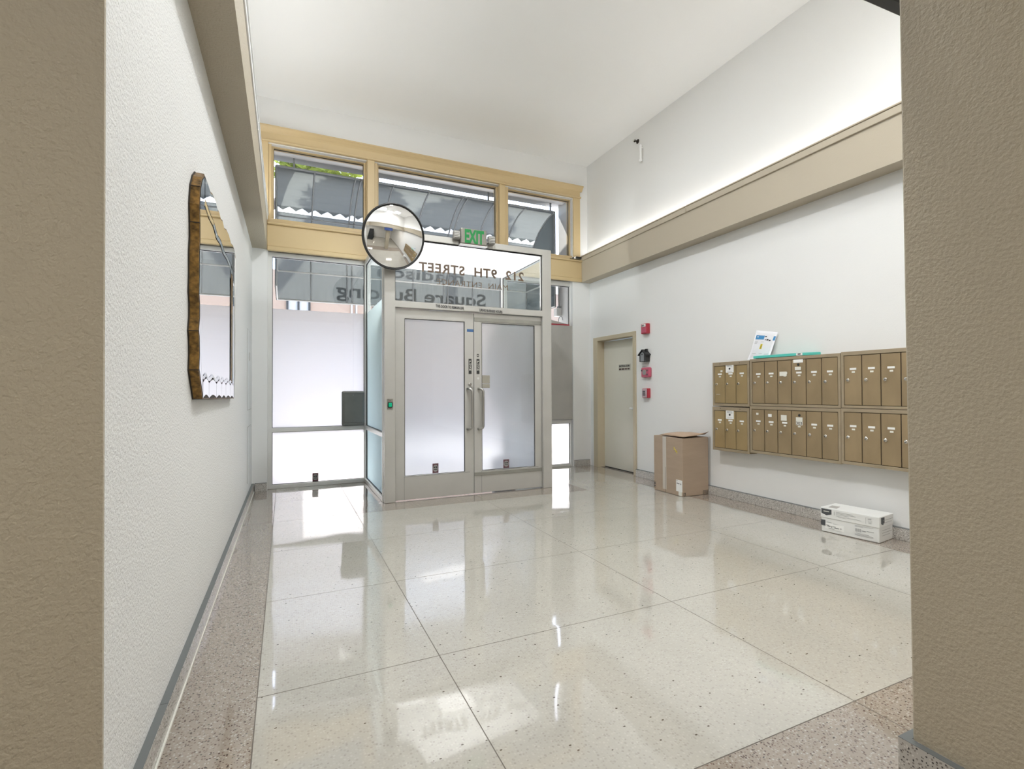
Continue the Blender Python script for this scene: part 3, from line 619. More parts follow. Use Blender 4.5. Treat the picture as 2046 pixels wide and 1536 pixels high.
def in_top(y):
    for (a, b) in zip(IT, IT[1:]):
        if a[0] <= y <= b[0]: return a[1]+(b[1]-a[1])*(y-a[0])/(b[0]-a[0])
    return IT[0][1] if y < IT[0][0] else IT[-1][1]
for a, b in ((0, 2), (2, 5), (5, 7), (7, 9), (9, 12), (12, 14)):
    seg = topo[a:b+1]; piece(seg+[(y, in_top(y)+.004) for y, _ in reversed(seg)])
faro = ol[30:39]
IF = IN[13:]
def in_far(z):
    pts = list(reversed(IF))
    for (a, b) in zip(pts, pts[1:]):
        if a[1] <= z <= b[1]: return a[0]+(b[0]-a[0])*(z-a[1])/(b[1]-a[1])
    return pts[0][0] if z < pts[0][1] else pts[-1][0]
for a, b in ((0, 2), (2, 4), (4, 6), (6, 8)):
    seg = faro[a:b+1]; piece(seg+[(in_far(z)+.004, z) for _, z in reversed(seg)], -.0008)
for i in range(len(bx)-1):                     # scalloped pieces along the foot
    a, b = bx[i]+.003, bx[i+1]-.003; zb = 1.168-0.018*(a-2.735)/1.58
    up = [(a+(b-a)*t, 1.252+0.020*math.sin(math.pi*t)-.006) for t in (0, .2, .4, .6, .8, 1)]
    lo = [(b-(b-a)*t, zb+.004+0.016*math.sin(math.pi*t)) for t in (0, .2, .4, .6, .8, 1)]
    piece(up+lo)
    V = [(MF+.0005, q[0], q[1]) for q in lo]+[(MF+.0005, a, zb+.003), (MF+.0005, b, zb+.003)]; mk('scallop_edge', V, [tuple(range(len(V)))], m_dark, gm)
V = [(MF-.010, y, z) for y, z in ring(0.98)]; mk('backing', V, [tuple(range(nO))], m_dark, gm)

V = [(MF-.0015, 4.09, 1.275), (MF-.0015, 4.205, 1.275), (MF-.0015, 4.205, 2.03), (MF-.0015, 4.09, 2.06), (MF+.003, 4.15, 1.275), (MF+.003, 4.15, 2.045)]
mk('bevel_reflection', V, [(0, 4, 5, 3), (4, 1, 2, 5)], m_gold, gm, label='dark gilt strip painting the bevel reflection inside the far edge')  # strip shaped and coloured as the gilt bevel's reflection
# flush access doors on the left wall near the corner
def flush(y0, y1, z0, z1, name, label, plate):
    t = thing(name, (xl((y0+y1)/2), (y0+y1)/2, z0), label, 'access door', 'flush access doors on the left wall')
    wpf = lambda x, y, z: (xl(y)+x, y, z)
    box('leaf', (0.0, 0.004), (y0+.006, y1-.006), (z0+.006, z1-.006), m_wall, t, warp=wpf)
    V, F = cells((0.0, 0.0015), (y0, y0+.006, y1-.006, y1), (z0, z0+.006, z1-.006, z1), occ=lambda i, j, k: not (j == 1 and k == 1), warp=wpf); mk('seam', V, F, m_alu_d, t)
    if plate: box('lock_plate', (0.004, 0.007), (y0+.20, y0+.30), (z0+.55, z0+.64), m_alu, t, warp=wpf)
flush(6.03, 6.60, 1.0, 1.885, 'access_door', 'flush white access door with small lock plate by the far corner', True)
flush(6.05, 6.60, 0.21, 0.82, 'access_door', 'plain flush white access door low by the far corner', False)

# ------------------------------------------------------------------ service door in the right wall
d3 = struct(mk('door_3', *bev(*cells((4.448, 4.475), (5.59, 5.645, 6.512, 6.625), (0.0, 1.968, 2.028), occ=lambda i, j, k: not (j == 1 and k == 0)), 0.003), m_jamb), 'putty coloured service door in a tan steel frame', 'door')
V, F = cells((4.475, 4.60), (5.612, 5.64, 6.518, 6.534), (0.0, 1.968, 1.998), occ=lambda i, j, k: not (j == 1 and k == 0)); mk('jamb', V, F, m_jamb, d3)
box('slab', (4.580, 4.62), (5.643, 6.515), (0.012, 1.962), m_door, d3, b=0.002)
box('threshold_gap', (4.585, 4.615), (5.645, 6.512), (0.0, 0.011), m_gasket, d3)
sg = box('sign', (4.577, 4.580), (5.86, 6.14), (1.490, 1.588), mat('sign_plate', (0.56, 0.54, 0.47, 1), 0.4), d3, label='small two-line room sign')
NX = ((0, -1, 0), (0, 0, 1))
text('sign_lettering', 'ELECTRICAL ROOM', 0.038, ((4.5755, 6.12, 1.548), (0, -1, 0), UPZ), m_ink, sg, width=0.24, offset=0.0015)
bars([(0, .05, 0, .022), (.06, .13, 0, .022), (.14, .19, 0, .022), (.20, .25, 0, .022)], ((4.5755, 6.125, 1.505), (0, -1, 0), (0, 0, 1)), mat('brown_print', (.10, .06, .05, 1), .6), 'sign_print', sg)
lv = box('lever_plate', (4.572, 4.580), (5.665, 5.69), (0.90, 0.98), m_white, d3, b=0.002)
V, F = tube([(4.58, 5.678, 0.937), (4.535, 5.678, 0.937), (4.520, 5.70, 0.937), (4.520, 5.80, 0.937)], 0.016, 10); mk('lever', V, F, m_white, d3, smooth=True)

# ------------------------------------------------------------------ fire alarm devices and key box by the service door
XW = 4.475
def wallbox(name, y0, y1, z0, z1, depth, label, cat, m, b=0.008, group=None):
    t = thing(name, (XW, (y0+y1)/2, z0), label, cat, group)
    mk('body', *bev(*cells((XW-depth, XW), (y0, y1), (z0, z1)), b, 2), m, t); return t
t = wallbox('fire_strobe', 5.30, 5.425, 1.965, 2.102, 0.055, 'red alarm strobe with a white top strip, highest of the wall devices', 'alarm', m_red)
box('lens_strip', (XW-.060, XW-.054), (5.325, 5.405), (2.058, 2.094), m_white, t, b=0.003)
bars([(0, .02, 0, .02), (.03, .045, 0, .02)], ((XW-.061, 5.395, 2.066), (0, -1, 0), (0, 0, 1)), m_ink, 'strobe_print', t)
box('face', (XW-.058, XW-.054), (5.315, 5.415), (1.978, 2.050), m_pinkp, t, b=0.002)
t = thing('key_box', (XW, 5.375, 1.58), 'little black house-shaped key box with chimney on the right wall', 'key box')
hy0, hy1 = 5.310, 5.435
V, F = prism([(hy0, 1.585), (hy1, 1.585), (hy1, 1.682), ((hy0+hy1)/2, 1.735), (hy0, 1.682)], 'x', XW-.075, XW); mk('body', V, F, m_black, t)
ym = (hy0+hy1)/2
V, F = prism([(hy0-.022, 1.668), (hy0-.018, 1.684), (ym, 1.752), (hy1+.018, 1.684), (hy1+.022, 1.668), (ym, 1.738)], 'x', XW-.088, XW); mk('roof', V, F, m_black, t)
box('chimney', (XW-.05, XW-.02), (5.325, 5.350), (1.70, 1.758), m_black, t)
mg = mat('grey_facade_print', (0.30, 0.31, 0.32, 1), 0.4, metal=0.3)
arch = [(ym-.036, 1.59), (ym+.036, 1.59), (ym+.036, 1.675)]+[(ym+.036*math.cos(a), 1.675+.036*math.sin(a)) for a in (0.5, 1.0, 1.57, 2.1, 2.6)]+[(ym-.036, 1.675)]
V, F = prism(arch, 'x', XW-.080, XW-.075); mk('door_arch', V, F, mg, t)
V, F = lathe([(0.010, 0), (0.009, 0.004)], 12, Matrix.Translation((XW-.080, ym, 1.685)) @ Matrix.Rotation(math.radians(-90), 4, 'Y')); mk('keyhole', V, F, m_ink, t)
t = wallbox('alarm_horn', 5.270, 5.445, 1.372, 1.508, 0.045, 'rounded red alarm horn with a grey speaker below the key box', 'alarm', m_pinkp, 0.016)
V, F = lathe([(0.038, 0), (0.036, 0.006), (0.015, 0.008), (0.001, 0.008)], 24, Matrix.Translation((XW-.045, 5.372, 1.442)) @ Matrix.Rotation(math.radians(-90), 4, 'Y')); mk('speaker', V, F, m_stg, t)
for y, z in ((5.315, 1.465), (5.315, 1.41), (5.425, 1.468)): box('slot', (XW-.050, XW-.044), (y-.011, y+.011), (z-.011, z+.011), m_badge, t, b=0.002)
t = wallbox('pull_station', 5.300, 5.415, 1.095, 1.225, 0.050, 'pale red fire pull station, lowest of the wall devices', 'alarm', m_red, 0.006)
box('faceplate', (XW-.056, XW-.049), (5.315, 5.412), (1.100, 1.220), mat('pale_pink_plate', (0.50, 0.38, 0.42, 1), .4), t, b=0.003)
for z in (1.135, 1.160, 1.183): box('slot', (XW-.060, XW-.055), (5.345, 5.395), (z-.007, z+.007), m_badge, t, b=0.001)

# ------------------------------------------------------------------ mailboxes
FX = 4.360                                     # face of the bank
def mailbox(label, y0, y1, z0, z1, n, fr_y, fr_z0, fr_z1, case_m, door_m, lockz, labz, fx=FX, extra=None):
    t = thing('mailbox_unit', (XW, (y0+y1)/2, z0), label, 'mailbox', 'wall mailbox units')
    a, b = y0+fr_y, y1-fr_y
    V, F = cells((fx, fx+.012, XW), (y0, a, b, y1), (z0, z0+fr_z0, z1-fr_z1, z1), occ=lambda i, j, k: not (i == 0 and j == 1 and k == 1))
    mk('case', *bev(V, F, 0.0022), case_m, t)
    box('recess', (fx+.010, fx+.0125), (a+.001, b-.001), (z0+fr_z0+.001, z1-fr_z1-.001), m_dark, t)
    w = (b-a)/n; zl, zh = z0+fr_z0, z1-fr_z1
    for i in range(n):                          # from the far end towards the camera, as read from left to right
        yb = b-i*w; ya = yb-w
        d = mk('door', *bev(*cells((fx+.003, fx+.0115), (ya+.0034, yb-.0034), (zl+.0045, zh-.0045)), 0.0018), door_m, t)
        yl = yb-w*0.235
        RY = Matrix.Rotation(math.radians(-90), 4, 'Y')
        V, F = lathe([(0.0135, 0), (0.0135, 0.004), (0.0095, 0.0065), (0.0085, 0.013), (0.002, 0.0135)], 18, Matrix.Translation((fx+.003, yl, lockz)) @ RY); mk('lock', V, F, m_chrome, d)
        box('keyway', (fx-.0125, fx-.0100), (yl-.0012, yl+.0012), (lockz-.009, lockz+.001), m_ink, d)
        yc = yb-w*0.53
        box('name_holder', (fx+.0005, fx+.003), (yc-.026, yc+.026), (labz-.0085, labz+.0085), m_white, d, label='white name strip')
        box('number_plate', (fx+.0005, fx+.003), (yc-.015, yc+.010), (labz-.034, labz-.020), m_offw, d, label='small number plate')
    return t
def label_on(t, di, y0, y1, z0, z1, m, name='paper_label', fx=FX, lab=None):
    d = [c for c in t.children if c.name.split('.')[0] == 'door'][di]
    return box(name, (fx-.0010, fx+.0004), (min(y0, y1), max(y0, y1)), (z0, z1), m, d, label=lab)
A1 = mailbox('short brass three-door mailbox, upper one at the far end', 3.642, 4.125, 1.022, 1.503, 3, 0.024, 0.028, 0.040, m_bronze_d, m_bronze_l, 1.263, 1.372)
A2 = mailbox('short brass three-door mailbox, lower one at the far end', 3.648, 4.132, 0.532, 1.012, 3, 0.024, 0.028, 0.040, m_bronze_d, m_bronze_l, 0.765, 0.868)
B1 = mailbox('bronze six-door mailbox under the turquoise packet', 2.715, 3.634, 1.036, 1.513, 6, 0.023, 0.022, 0.030, m_bronze_d, m_bronze, 1.268, 1.358)
B2 = mailbox('bronze six-door mailbox marked 303, lower middle of the bank', 2.718, 3.640, 0.553, 1.032, 6, 0.023, 0.025, 0.030, m_bronze_d, m_bronze, 0.785, 0.880)
C1 = mailbox('bronze mailbox running behind the pier, upper one', 1.796, 2.711, 1.040, 1.520, 6, 0.023, 0.022, 0.032, m_bronze_d, m_bronze, 1.278, 1.372)
C2 = mailbox('bronze mailbox running behind the pier, lower one', 1.800, 2.716, 0.560, 1.036, 6, 0.023, 0.025, 0.030, m_bronze_d, m_bronze, 0.792, 0.888)
for t_, z in ((A1, 1.405), (A2, 0.908)):
    for c in [c for c in t_.children if c.name.startswith('door')][:1]: pass
def notice(t_, y0, y1, z0, z1):
    p = box('paper_notice', (FX+.0002, FX+.0025), (y0, y1), (z0, z1), m_white, t_, label='white paper notice round a lock')
    V, F = lathe([(0.011, 0), (0.010, 0.004)], 14, Matrix.Translation((FX+.0002, (y0+y1)/2, (z0+z1)/2)) @ Matrix.Rotation(math.radians(-90), 4, 'Y')); mk('arrow_lock', V, F, m_ink, p)
    h = z1-z0; w = y1-y0
    bars([(w*.1, w*.8, h*.86, h*.05), (w*.12, w*.5, h*.76, h*.05), (w*.6, w*.85, h*.70, h*.05), (w*.2, w*.8, h*.12, h*.03)], ((FX-.0004, y1, z0), (0, -1, 0), (0, 0, 1)), m_greyink, 'notice_print', p)
notice(A1, 3.838, 3.940, 1.385, 1.470); notice(A2, 3.842, 3.944, 0.885, 0.975)
label_on(A1, 0, 3.985, 4.012, 1.395, 1.415, m_offw); label_on(A1, 0, 4.02, 4.075, 1.150, 1.153, m_offw, 'scratch')
label_on(B1, 2, 3.220, 3.295, 1.330, 1.372, m_offw, lab='cream card over the name strip')
label_on(B1, 3, 3.055, 3.150, 1.450, 1.480, m_white, lab='long white strip'); label_on(B1, 3, 3.075, 3.135, 1.382, 1.412, m_offw, lab='cream card')
label_on(B2, 0, 3.535, 3.562, 0.945, 0.965, m_offw); label_on(B2, 1, 3.385, 3.425, 0.930, 0.958, m_white); label_on(B2, 2, 3.225, 3.285, 0.900, 0.955, m_offw, lab='square cream card')
label_on(B2, 3, 3.065, 3.130, 0.902, 0.940, m_offw, lab='cream card')
c303 = label_on(B2, 3, 3.065, 3.130, 0.866, 0.901, m_offw, lab='taped card reading 303')
text('card_number', '303', 0.036, ((FX-.0014, 3.127, 0.872), (0, -1, 0), UPZ), m_ink, B2, width=0.058, offset=0.0002)
for t_, y, z in ((B1, 3.103, 1.432), (B2, 3.098, 0.958)):
    V, F = lathe([(0.012, 0), (0.011, 0.004), (0.006, 0.0045)], 16, Matrix.Translation((FX+.003, y, z)) @ Matrix.Rotation(math.radians(-90), 4, 'Y')); mk('arrow_lock', V, F, m_ink, t_)
for t_, z0 in ((C1, 1.372), (C2, 0.890)): label_on(t_, 3, 2.165, 2.205, z0, z0+.045, m_white)
for t_ in (A1, A2):
    y0 = 3.642
    for y in (3.76, 4.02):
        zt = 1.493 if t_ is A1 else 1.002
        V, F = lathe([(0.004, 0), (0.003, 0.002)], 8, Matrix.Translation((FX, y, zt-.008)) @ Matrix.Rotation(math.radians(-90), 4, 'Y')); mk('screw', V, F, m_dark, t_)

# parcels on the mailboxes
pm = thing('poly_mailer', (4.405, 3.56, 1.516), 'white plastic mailer with a blue block leaning on the wall', 'parcel')
NY, NZ = 10, 14; V = []; F = []
for s in (0, 1):
    for j in range(NZ+1):
        for i in range(NY+1):
            u, v = i/NY, j/NZ; bulge = 0.012*(math.sin(math.pi*u)*math.sin(math.pi*v))**.6
            x = 4.425+0.030*v; y = 3.70-0.04*v*1.0-(0.245)*u-0.035*v; z = 1.516+0.30*v-0.045*u*v
            if v < 0.3: y += 0.05*(0.3-v)*(1-u)
            V.append((x+(-bulge if s == 0 else bulge*.4), y, z))
nn = (NY+1)*(NZ+1)
for s in (0, 1):
    for j in range(NZ):
        for i in range(NY):
            q = (s*nn+j*(NY+1)+i, s*nn+j*(NY+1)+i+1, s*nn+(j+1)*(NY+1)+i+1, s*nn+(j+1)*(NY+1)+i); F.append(q if s else q[::-1])
rim = [i for i in range(NY+1)]+[j*(NY+1)+NY for j in range(1, NZ+1)]+[NZ*(NY+1)+i for i in range(NY-1, -1, -1)]+[j*(NY+1) for j in range(NZ-1, 0, -1)]
for a, b in zip(rim, rim[1:]+rim[:1]): F.append((a, b, nn+b, nn+a))
mk('bag', V, F, m_poly, pm, smooth=True)
def mailer_pt(u, v, off=-.0135):
    return Vector((4.425+0.030*v+off, 3.70-0.04*v-0.245*u-0.035*v, 1.516+0.30*v-0.045*u*v))
def mailer_patch(u0, u1, v0, v1, m, name):
    V = []; F = []; n1, n2 = 4, 4
    for j in range(n2+1):
        for i in range(n1+1):
            u = u0+(u1-u0)*i/n1; v = v0+(v1-v0)*j/n2; bulge = 0.012*(math.sin(math.pi*u)*math.sin(math.pi*v))**.6
            V.append(mailer_pt(u, v, -bulge-.001))
    for j in range(n2):
        for i in range(n1): F.append((j*(n1+1)+i, j*(n1+1)+i+1, (j+1)*(n1+1)+i+1, (j+1)*(n1+1)+i))
    mk(name, V, F, m, pm)
mailer_patch(0.08, 0.50, 0.70, 0.84, m_blue, 'blue_block'); mailer_patch(0.90, 0.985, 0.68, 0.84, m_blue, 'blue_edge')
mailer_patch(0.14, 0.22, 0.77, 0.80, m_white, 'white_print'); mailer_patch(0.52, 0.60, 0.79, 0.83, m_ink, 'print_mark')
for u0, u1, v0, v1 in ((.55, .60, .68, .71), (.63, .72, .67, .72), (.74, .82, .65, .70)): mailer_patch(u0, u1, v0, v1, m_ink, 'print_mark')
mailer_patch(0.42, 0.52, 0.36, 0.54, m_yel, 'yellow_print'); mailer_patch(0.45, 0.495, 0.38, 0.52, m_olive, 'yellow_print')
for u0, u1, v0, v1 in ((.1, .25, .60, .615), (.1, .22, .56, .572), (.4, .55, .61, .62), (.12, .3, .2, .212), (.45, .6, .18, .19), (.7, .9, .16, .17)): mailer_patch(u0, u1, v0, v1, m_greyink, 'fine_print')
tp = thing('turquoise_packet', (4.40, 3.29, 1.516), 'flat turquoise card packet lying on the six-door mailbox', 'parcel')
V, F = prism([(4.352, 3.585), (4.372, 3.06), (4.455, 2.945), (4.409, 3.59)], 'z', 1.5165, 1.5425); mk('packet', *bev(V, F, 0.003), m_teal, tp)
V, F = prism([(4.3705, 3.125), (4.3700, 3.068), (4.3725, 3.068), (4.3740, 3.125)], 'z', 1.518, 1.5435); 
box('white_sticker', (4.3680, 4.3700), (3.066, 3.125), (1.518, 1.541), m_white, tp, warp=lambda x, y, z: (x-(y-3.066)*.038+.0005, y, z))
bars([(.01, .04, .008, .010)], ((4.3660, 3.12, 1.518), (0, -1, 0), (0, 0, 1)), m_ink, 'sticker_print', tp)

# ------------------------------------------------------------------ boxes on the floor
cbx = thing('cardboard_box', (4.048, 4.273, 0.0), 'tall brown cardboard box standing by the right wall', 'box', rot=(0, 0, math.radians(-0.6)))
BW, BD, BH = 0.388, 0.478, 0.656
mk('carton', *bev(*cells((0, BW), (0, BD), (0.002, BH)), 0.004), m_card, cbx, local=True)
box('tape', (-0.0015, 0.0), (0.262, 0.322), (0.04, BH-.002), m_tape, cbx, local=True, label='clear packing tape down the side')
box('tape', (0.0, 0.06), (0.262, 0.322), (BH, BH+.0012), m_tape, cbx, local=True)
box('flap_seam', (-0.0022, -0.0014), (0.276, 0.279), (0.004, 0.30), m_ink, cbx, local=True)
p = box('shipping_label', (-0.0018, -0.0003), (0.004, 0.100), (0.052, 0.182), m_white, cbx, local=True, label='white shipping label')
bars([(.01, .02, .115, .008), (.01, .025, .085, .012), (.03, .05, .083, .010), (.055, .06, .085, .01), (.07, .08, .08, .014)], ((-0.0022, 0.098, 0.052), (0, -1, 0), (0, 0, 1)), m_badge, 'label_print', p, local=True)
box('shipping_label', (-0.0018, -0.0003), (0.012, 0.062), (0.006, 0.052), m_offw, cbx, local=True)
V = [(-0.0012, 0.128-0.045*i/6+0.006*math.sin(i*2.1), 0.535-0.045*i/6+0.012*math.cos(i*2.5)) for i in range(7)]
Vt, Ft = tube(V, 0.0045, 6); mk('chalk_mark', Vt, Ft, m_yel, cbx, local=True, label='yellow crayon scrawl')
for nm, x0, x1, z0, z1 in (('print', 0.012, 0.045, 0.010, 0.045), ('print', 0.300, 0.378, 0.008, 0.050)):
    bars([(x0, x0+.006, z0, z1-z0), (x0, x1, z0, .004), (x0, x1, z1-.004, .004), (x0+.012, x1-.004, z0+.012, .005), (x0+.012, x1-.004, z0+.024, .005), (x1-.006, x1, z0, z1-z0)], ((0, -0.0002, 0), (1, 0, 0), (0, 0, 1)), m_ink, 'carton_print', cbx, local=True)
bars([(0, .005, 0, .075), (.026, .03, 0, .075), (0, .03, 0, .004), (0, .03, .071, .004), (.008, .022, .012, .018), (.008, .022, .04, .02)], ((-0.0004, BD-.003, 0.03), (0, -1, 0), (0, 0, 1)), m_ink, 'carton_print', cbx, local=True)
# padded kraft envelope on top
pe = thing('padded_envelope', (4.22, 4.44, 0.657), 'brown padded envelope lying on the tall cardboard box', 'parcel')
V = []; F = []; n1, n2 = 14, 10
for s in (0, 1):
    for j in range(n2+1):
        for i in range(n1+1):
            u, v = i/n1, j/n2; b = (max(0, math.sin(math.pi*u))*max(0, math.sin(math.pi*v)))**.55
            x = 4.055+0.36*v+0.05*(u-.5)*v; y = 4.66-0.40*u
            z = 0.670+(0.038*b if s else 0.0)+0.018*u*v*(1 if u > .6 else 0)+0.012*math.cos(u*5)*(1-b)*v
            if u > .85 and v > .6: z += 0.03*(u-.85)/.15*(v-.6)/.4
            V.append((x, y, z))
nn = (n1+1)*(n2+1)
for s in (0, 1):
    for j in range(n2):
        for i in range(n1):
            q = (s*nn+j*(n1+1)+i, s*nn+j*(n1+1)+i+1, s*nn+(j+1)*(n1+1)+i+1, s*nn+(j+1)*(n1+1)+i); F.append(q)
rim = [i for i in range(n1+1)]+[j*(n1+1)+n1 for j in range(1, n2+1)]+[n2*(n1+1)+i for i in range(n1-1, -1, -1)]+[j*(n1+1) for j in range(n2-1, 0, -1)]
for a, b in zip(rim, rim[1:]+rim[:1]): F.append((a, b, nn+b, nn+a))
mk('envelope', V, F, m_kraft, pe, smooth=True)

wbx = thing('shoe_carton', (4.190, 2.325, 0.0), 'long white printed carton with a lid on the floor near the pier', 'box', rot=(0, 0, math.radians(7.85)))
L_, D_, H_ = 0.432, 0.25, 0.205                 # local: y along the length (away), x towards the wall
mk('base', *bev(*cells((0.004, D_-.004), (0.004, L_-.004), (0.002, 0.13)), 0.006, 2), m_boxw, wbx, local=True)
ld = mk('lid', *bev(*cells((0, D_), (0, L_), (0.118, H_)), 0.005, 2), m_boxw, wbx, local=True)
def pent(y1, y0, z1, z0, x, nm):
    V = [(x, y1, z1), (x, y0, z1), (x, y0, z0+.014), (x, (y0+y1)/2, z0), (x, y1, z0+.014)]; return mk(nm, V, [(0, 1, 2, 3, 4)], m_badge, wbx, local=True, label='charcoal shield badge')
pent(0.425, 0.345, 0.195, 0.142, -0.0006, 'badge')
bars([(.018, .062, .0, .006)], ((-0.0012, 0.425, 0.172), (0, -1, 0), (0, 0, 1)), m_offw, 'badge_print', wbx, local=True)
V = [(0.024, -.0006, .197), (0.085, -.0006, .197), (0.085, -.0006, .150), (0.055, -.0006, .138), (0.024, -.0006, .150)]; mk('badge', V, [(0, 1, 2, 3, 4)], m_badge, wbx, local=True, label='charcoal shield badge')
FRL = ((-0.0008, 0.325, 0.0), (0, -1, 0), (0, 0, 1))
bars([(0, .003, .155, .03)], FRL, m_greyink, 'lid_print', wbx, local=True)
bars([(.015, .14, .182, .0025), (.015, .16, .172, .0025), (.015, .11, .162, .0025), (.015, .20, .150, .002), (.03, .09, .143, .002), (.23, .232, .135, .05), (.232, .285, .184, .001), (.245, .27, .172, .006), (.245, .275, .162, .002), (.245, .275, .152, .002), (.25, .27, .142, .004)], FRL, m_greyink, 'lid_print', wbx, local=True)
FB = ((0.0034, 0.325, 0.0), (0, -1, 0), (0, 0, 1))
bars([(-.06, -.02, .085, .003), (-.01, .03, .078, .0025), (.15, .28, .105, .002), (.15, .21, .098, .002), (.16, .25, .045, .0025), (.15, .28, .037, .0025), (.15, .28, .029, .0025), (.20, .23, .068, .006), (.235, .285, .074, .004)]+[(.155+i*.0075, .155+i*.0075+(.003 if i % 2 else .005), .058, .026) for i in range(6)], FB, m_greyink, 'carton_print', wbx, local=True)
p = box('shipping_label', (0.0020, 0.0038), (0.255, 0.400), (0.030, 0.078), m_white, wbx, local=True, label='white shipping label with dark scrawl')
bars([(.012, .030, .030, .004), (.022, .045, .022, .006), (.05, .058, .018, .008), (.062, .085, .026, .003), (.075, .11, .016, .005), (.12, .128, .018, .006), (.03, .075, .006, .003)], ((0.0015, 0.40, 0.030), (0, -1, 0), (0, 0, 1)), m_badge, 'label_print', p, local=True)
box('corner_tape', (-0.001, 0.003), (0.395, 0.4285), (0.055, 0.10), m_badge, wbx, local=True)
bars([(.03, .21, .170, .003), (.03, .19, .150, .003), (.02, .16, .095, .003), (.02, .19, .075, .003), (.02, .15, .055, .003)], ((0.02, -0.0008, 0), (1, 0, 0), (0, 0, 1)), m_greyink, 'end_print', wbx, local=True)
V = [(0.03, 0.385, H_+.0006), (0.13, 0.40, H_+.0006), (0.13, 0.335, H_+.0006), (0.03, 0.32, H_+.0006)]; mk('top_label', V, [(0, 1, 2, 3)], mat('grey_top_label', (.42, .40, .38, 1), .6), wbx, local=True)

# ------------------------------------------------------------------ small things high up
t = thing('sprinkler_head', (4.425, 5.47, 4.62), 'tiny dark sprinkler head high on the right wall', 'sprinkler')
RYm = Matrix.Rotation(math.radians(-90), 4, 'Y')
V, F = lathe([(0.030, 0), (0.028, 0.006), (0.012, 0.012), (0.010, 0.05), (0.020, 0.052), (0.019, 0.056)], 16, Matrix.Translation((4.425, 5.465, 4.635)) @ RYm); mk('escutcheon', V, F, m_dark, t)
box('deflector', (4.355, 4.368), (5.445, 5.485), (4.630, 4.640), m_chrome, t)
t = thing('wall_sensor', (4.40, 5.36, 4.31), 'slim white tube sensor hanging on the upper right wall', 'sensor')
V, F = lathe([(0.012, 0), (0.016, 0.01), (0.016, 0.19), (0.010, 0.20)], 14, Matrix.Translation((4.385, 5.36, 4.335))); mk('tube', V, F, m_ceil, t, smooth=True)
V, F = lathe([(0.005, 0), (0.022, 0.012), (0.022, 0.03), (0.014, 0.034)], 14, Matrix.Translation((4.385, 5.36, 4.305))); mk('tip', V, F, m_ceil, t, smooth=True)
box('bracket', (4.385, 4.425), (5.352, 5.368), (4.49, 4.50), m_ceil, t)
t = thing('lamp_bracket', (4.20, 6.70, 3.276), 'small black and chrome bracket at the right end of the window stool', 'bracket')
V, F = prism([(4.07, 3.277), (4.13, 3.300), (4.16, 3.312), (4.255, 3.302), (4.262, 3.277)], 'y', 6.668, 6.70); mk('foot', V, F, m_chrome, t)
box('clip', (4.165, 4.262), (6.655, 6.668), (3.284, 3.312), m_black, t, b=0.004); box('clip', (4.10, 4.13), (6.658, 6.668), (3.278, 3.292), m_black, t, b=0.003)

# television high on the pier (only its lower edge is in the picture)
tv = thing('television', (2.02, 0.99, 2.56), 'black flat television mounted high on the beige pier', 'television', rot=(0, math.radians(-3.2), 0))
mk('cabinet', *bev(*cells((-0.50, 0.50), (0.015, 0.065), (0.012, 0.34)), 0.006), m_black, tv, local=True)
box('screen', (-0.485, 0.485), (0.0652, 0.067), (0.03, 0.328), m_screen, tv, local=True)
box('wall_mount', (-0.12, 0.12), (-0.079, 0.016), (0.08, 0.26), m_black, tv, local=True)

# hall behind the camera: added fill lamps; the dark stair is seen in the convex mirror
for x, y, e, lw in HALL_AT:
    t = thing('hall_fill_panel', (x, y, 2.90), 'flat fill panel added under the hall ceiling behind the camera, '+lw, 'ceiling light', 'added hall fill panels')
    V, F = cells((x-.63, x-.6, x+.6, x+.63), (y-.33, y-.3, y+.3, y+.33), (2.895, 2.93), occ=lambda i, j, k: not (i == 1 and j == 1)); mk('frame', V, F, m_ceil, t)
    box('diffuser', (x-.6, x+.6), (y-.3, y+.3), (2.905, 2.915), m_fill_lamp, t)
for (x, y), w in zip(LOBBY_AT, ('nearest the left wall', 'between the other two', 'nearest the mailbox wall')):  # visible bodies of the added lobby fill lamps
    t = thing('lobby_fill_panel', (x, y, 4.79), 'square fill lamp added in the lobby ceiling above the picture, '+w, 'ceiling light', 'added lobby fill lamps')
    V, F = cells((x-.33, x-.3, x+.3, x+.33), (y-.33, y-.3, y+.3, y+.33), (4.795, ZC), occ=lambda i, j, k: not (i == 1 and j == 1)); mk('frame', V, F, m_ceil, t)
    box('diffuser', (x-.3, x+.3), (y-.3, y+.3), (4.80, 4.808), m_fill_lamp, t)
t = thing('lobby_fill_panel', (1.47, 4.0, 4.79), 'small square fill lamp added in the lobby ceiling nearest the storefront', 'ceiling light', 'added lobby fill lamps')
V, F = cells((1.35, 1.37, 1.57, 1.59), (3.88, 3.90, 4.10, 4.12), (4.79, ZC), occ=lambda i, j, k: not (i == 1 and j == 1)); mk('frame', V, F, m_ceil, t)
box('diffuser', (1.37, 1.57), (3.90, 4.10), (4.798, 4.806), m_fill_lamp, t)
t = thing('vestibule_fill_strip', (1.98, 5.50, 2.13), 'fill strip added behind the door head to brighten the vestibule soffit', 'uplight')  # body of the added vestibule fill
box('housing', (1.12, 2.84), (5.478, 5.532), (2.13, 2.165), m_alu, t)
V = []; prof_ = [(-2.4, 0.0)]
for i in range(12): prof_ += [(-2.4-.24*i, .18*(i+1)), (-2.4-.24*(i+1), .18*(i+1))]
prof_ += [(-5.19, 0.0)]
prof_ = [(max(y, -5.19), min(z, 2.2)) for y, z in prof_]
V, F = prism(prof_, 'x', -1.55, -0.45); st = mk('staircase', V, F, m_carpet, None, label='dark carpeted stair rising in the hall behind the camera', cat='staircase')

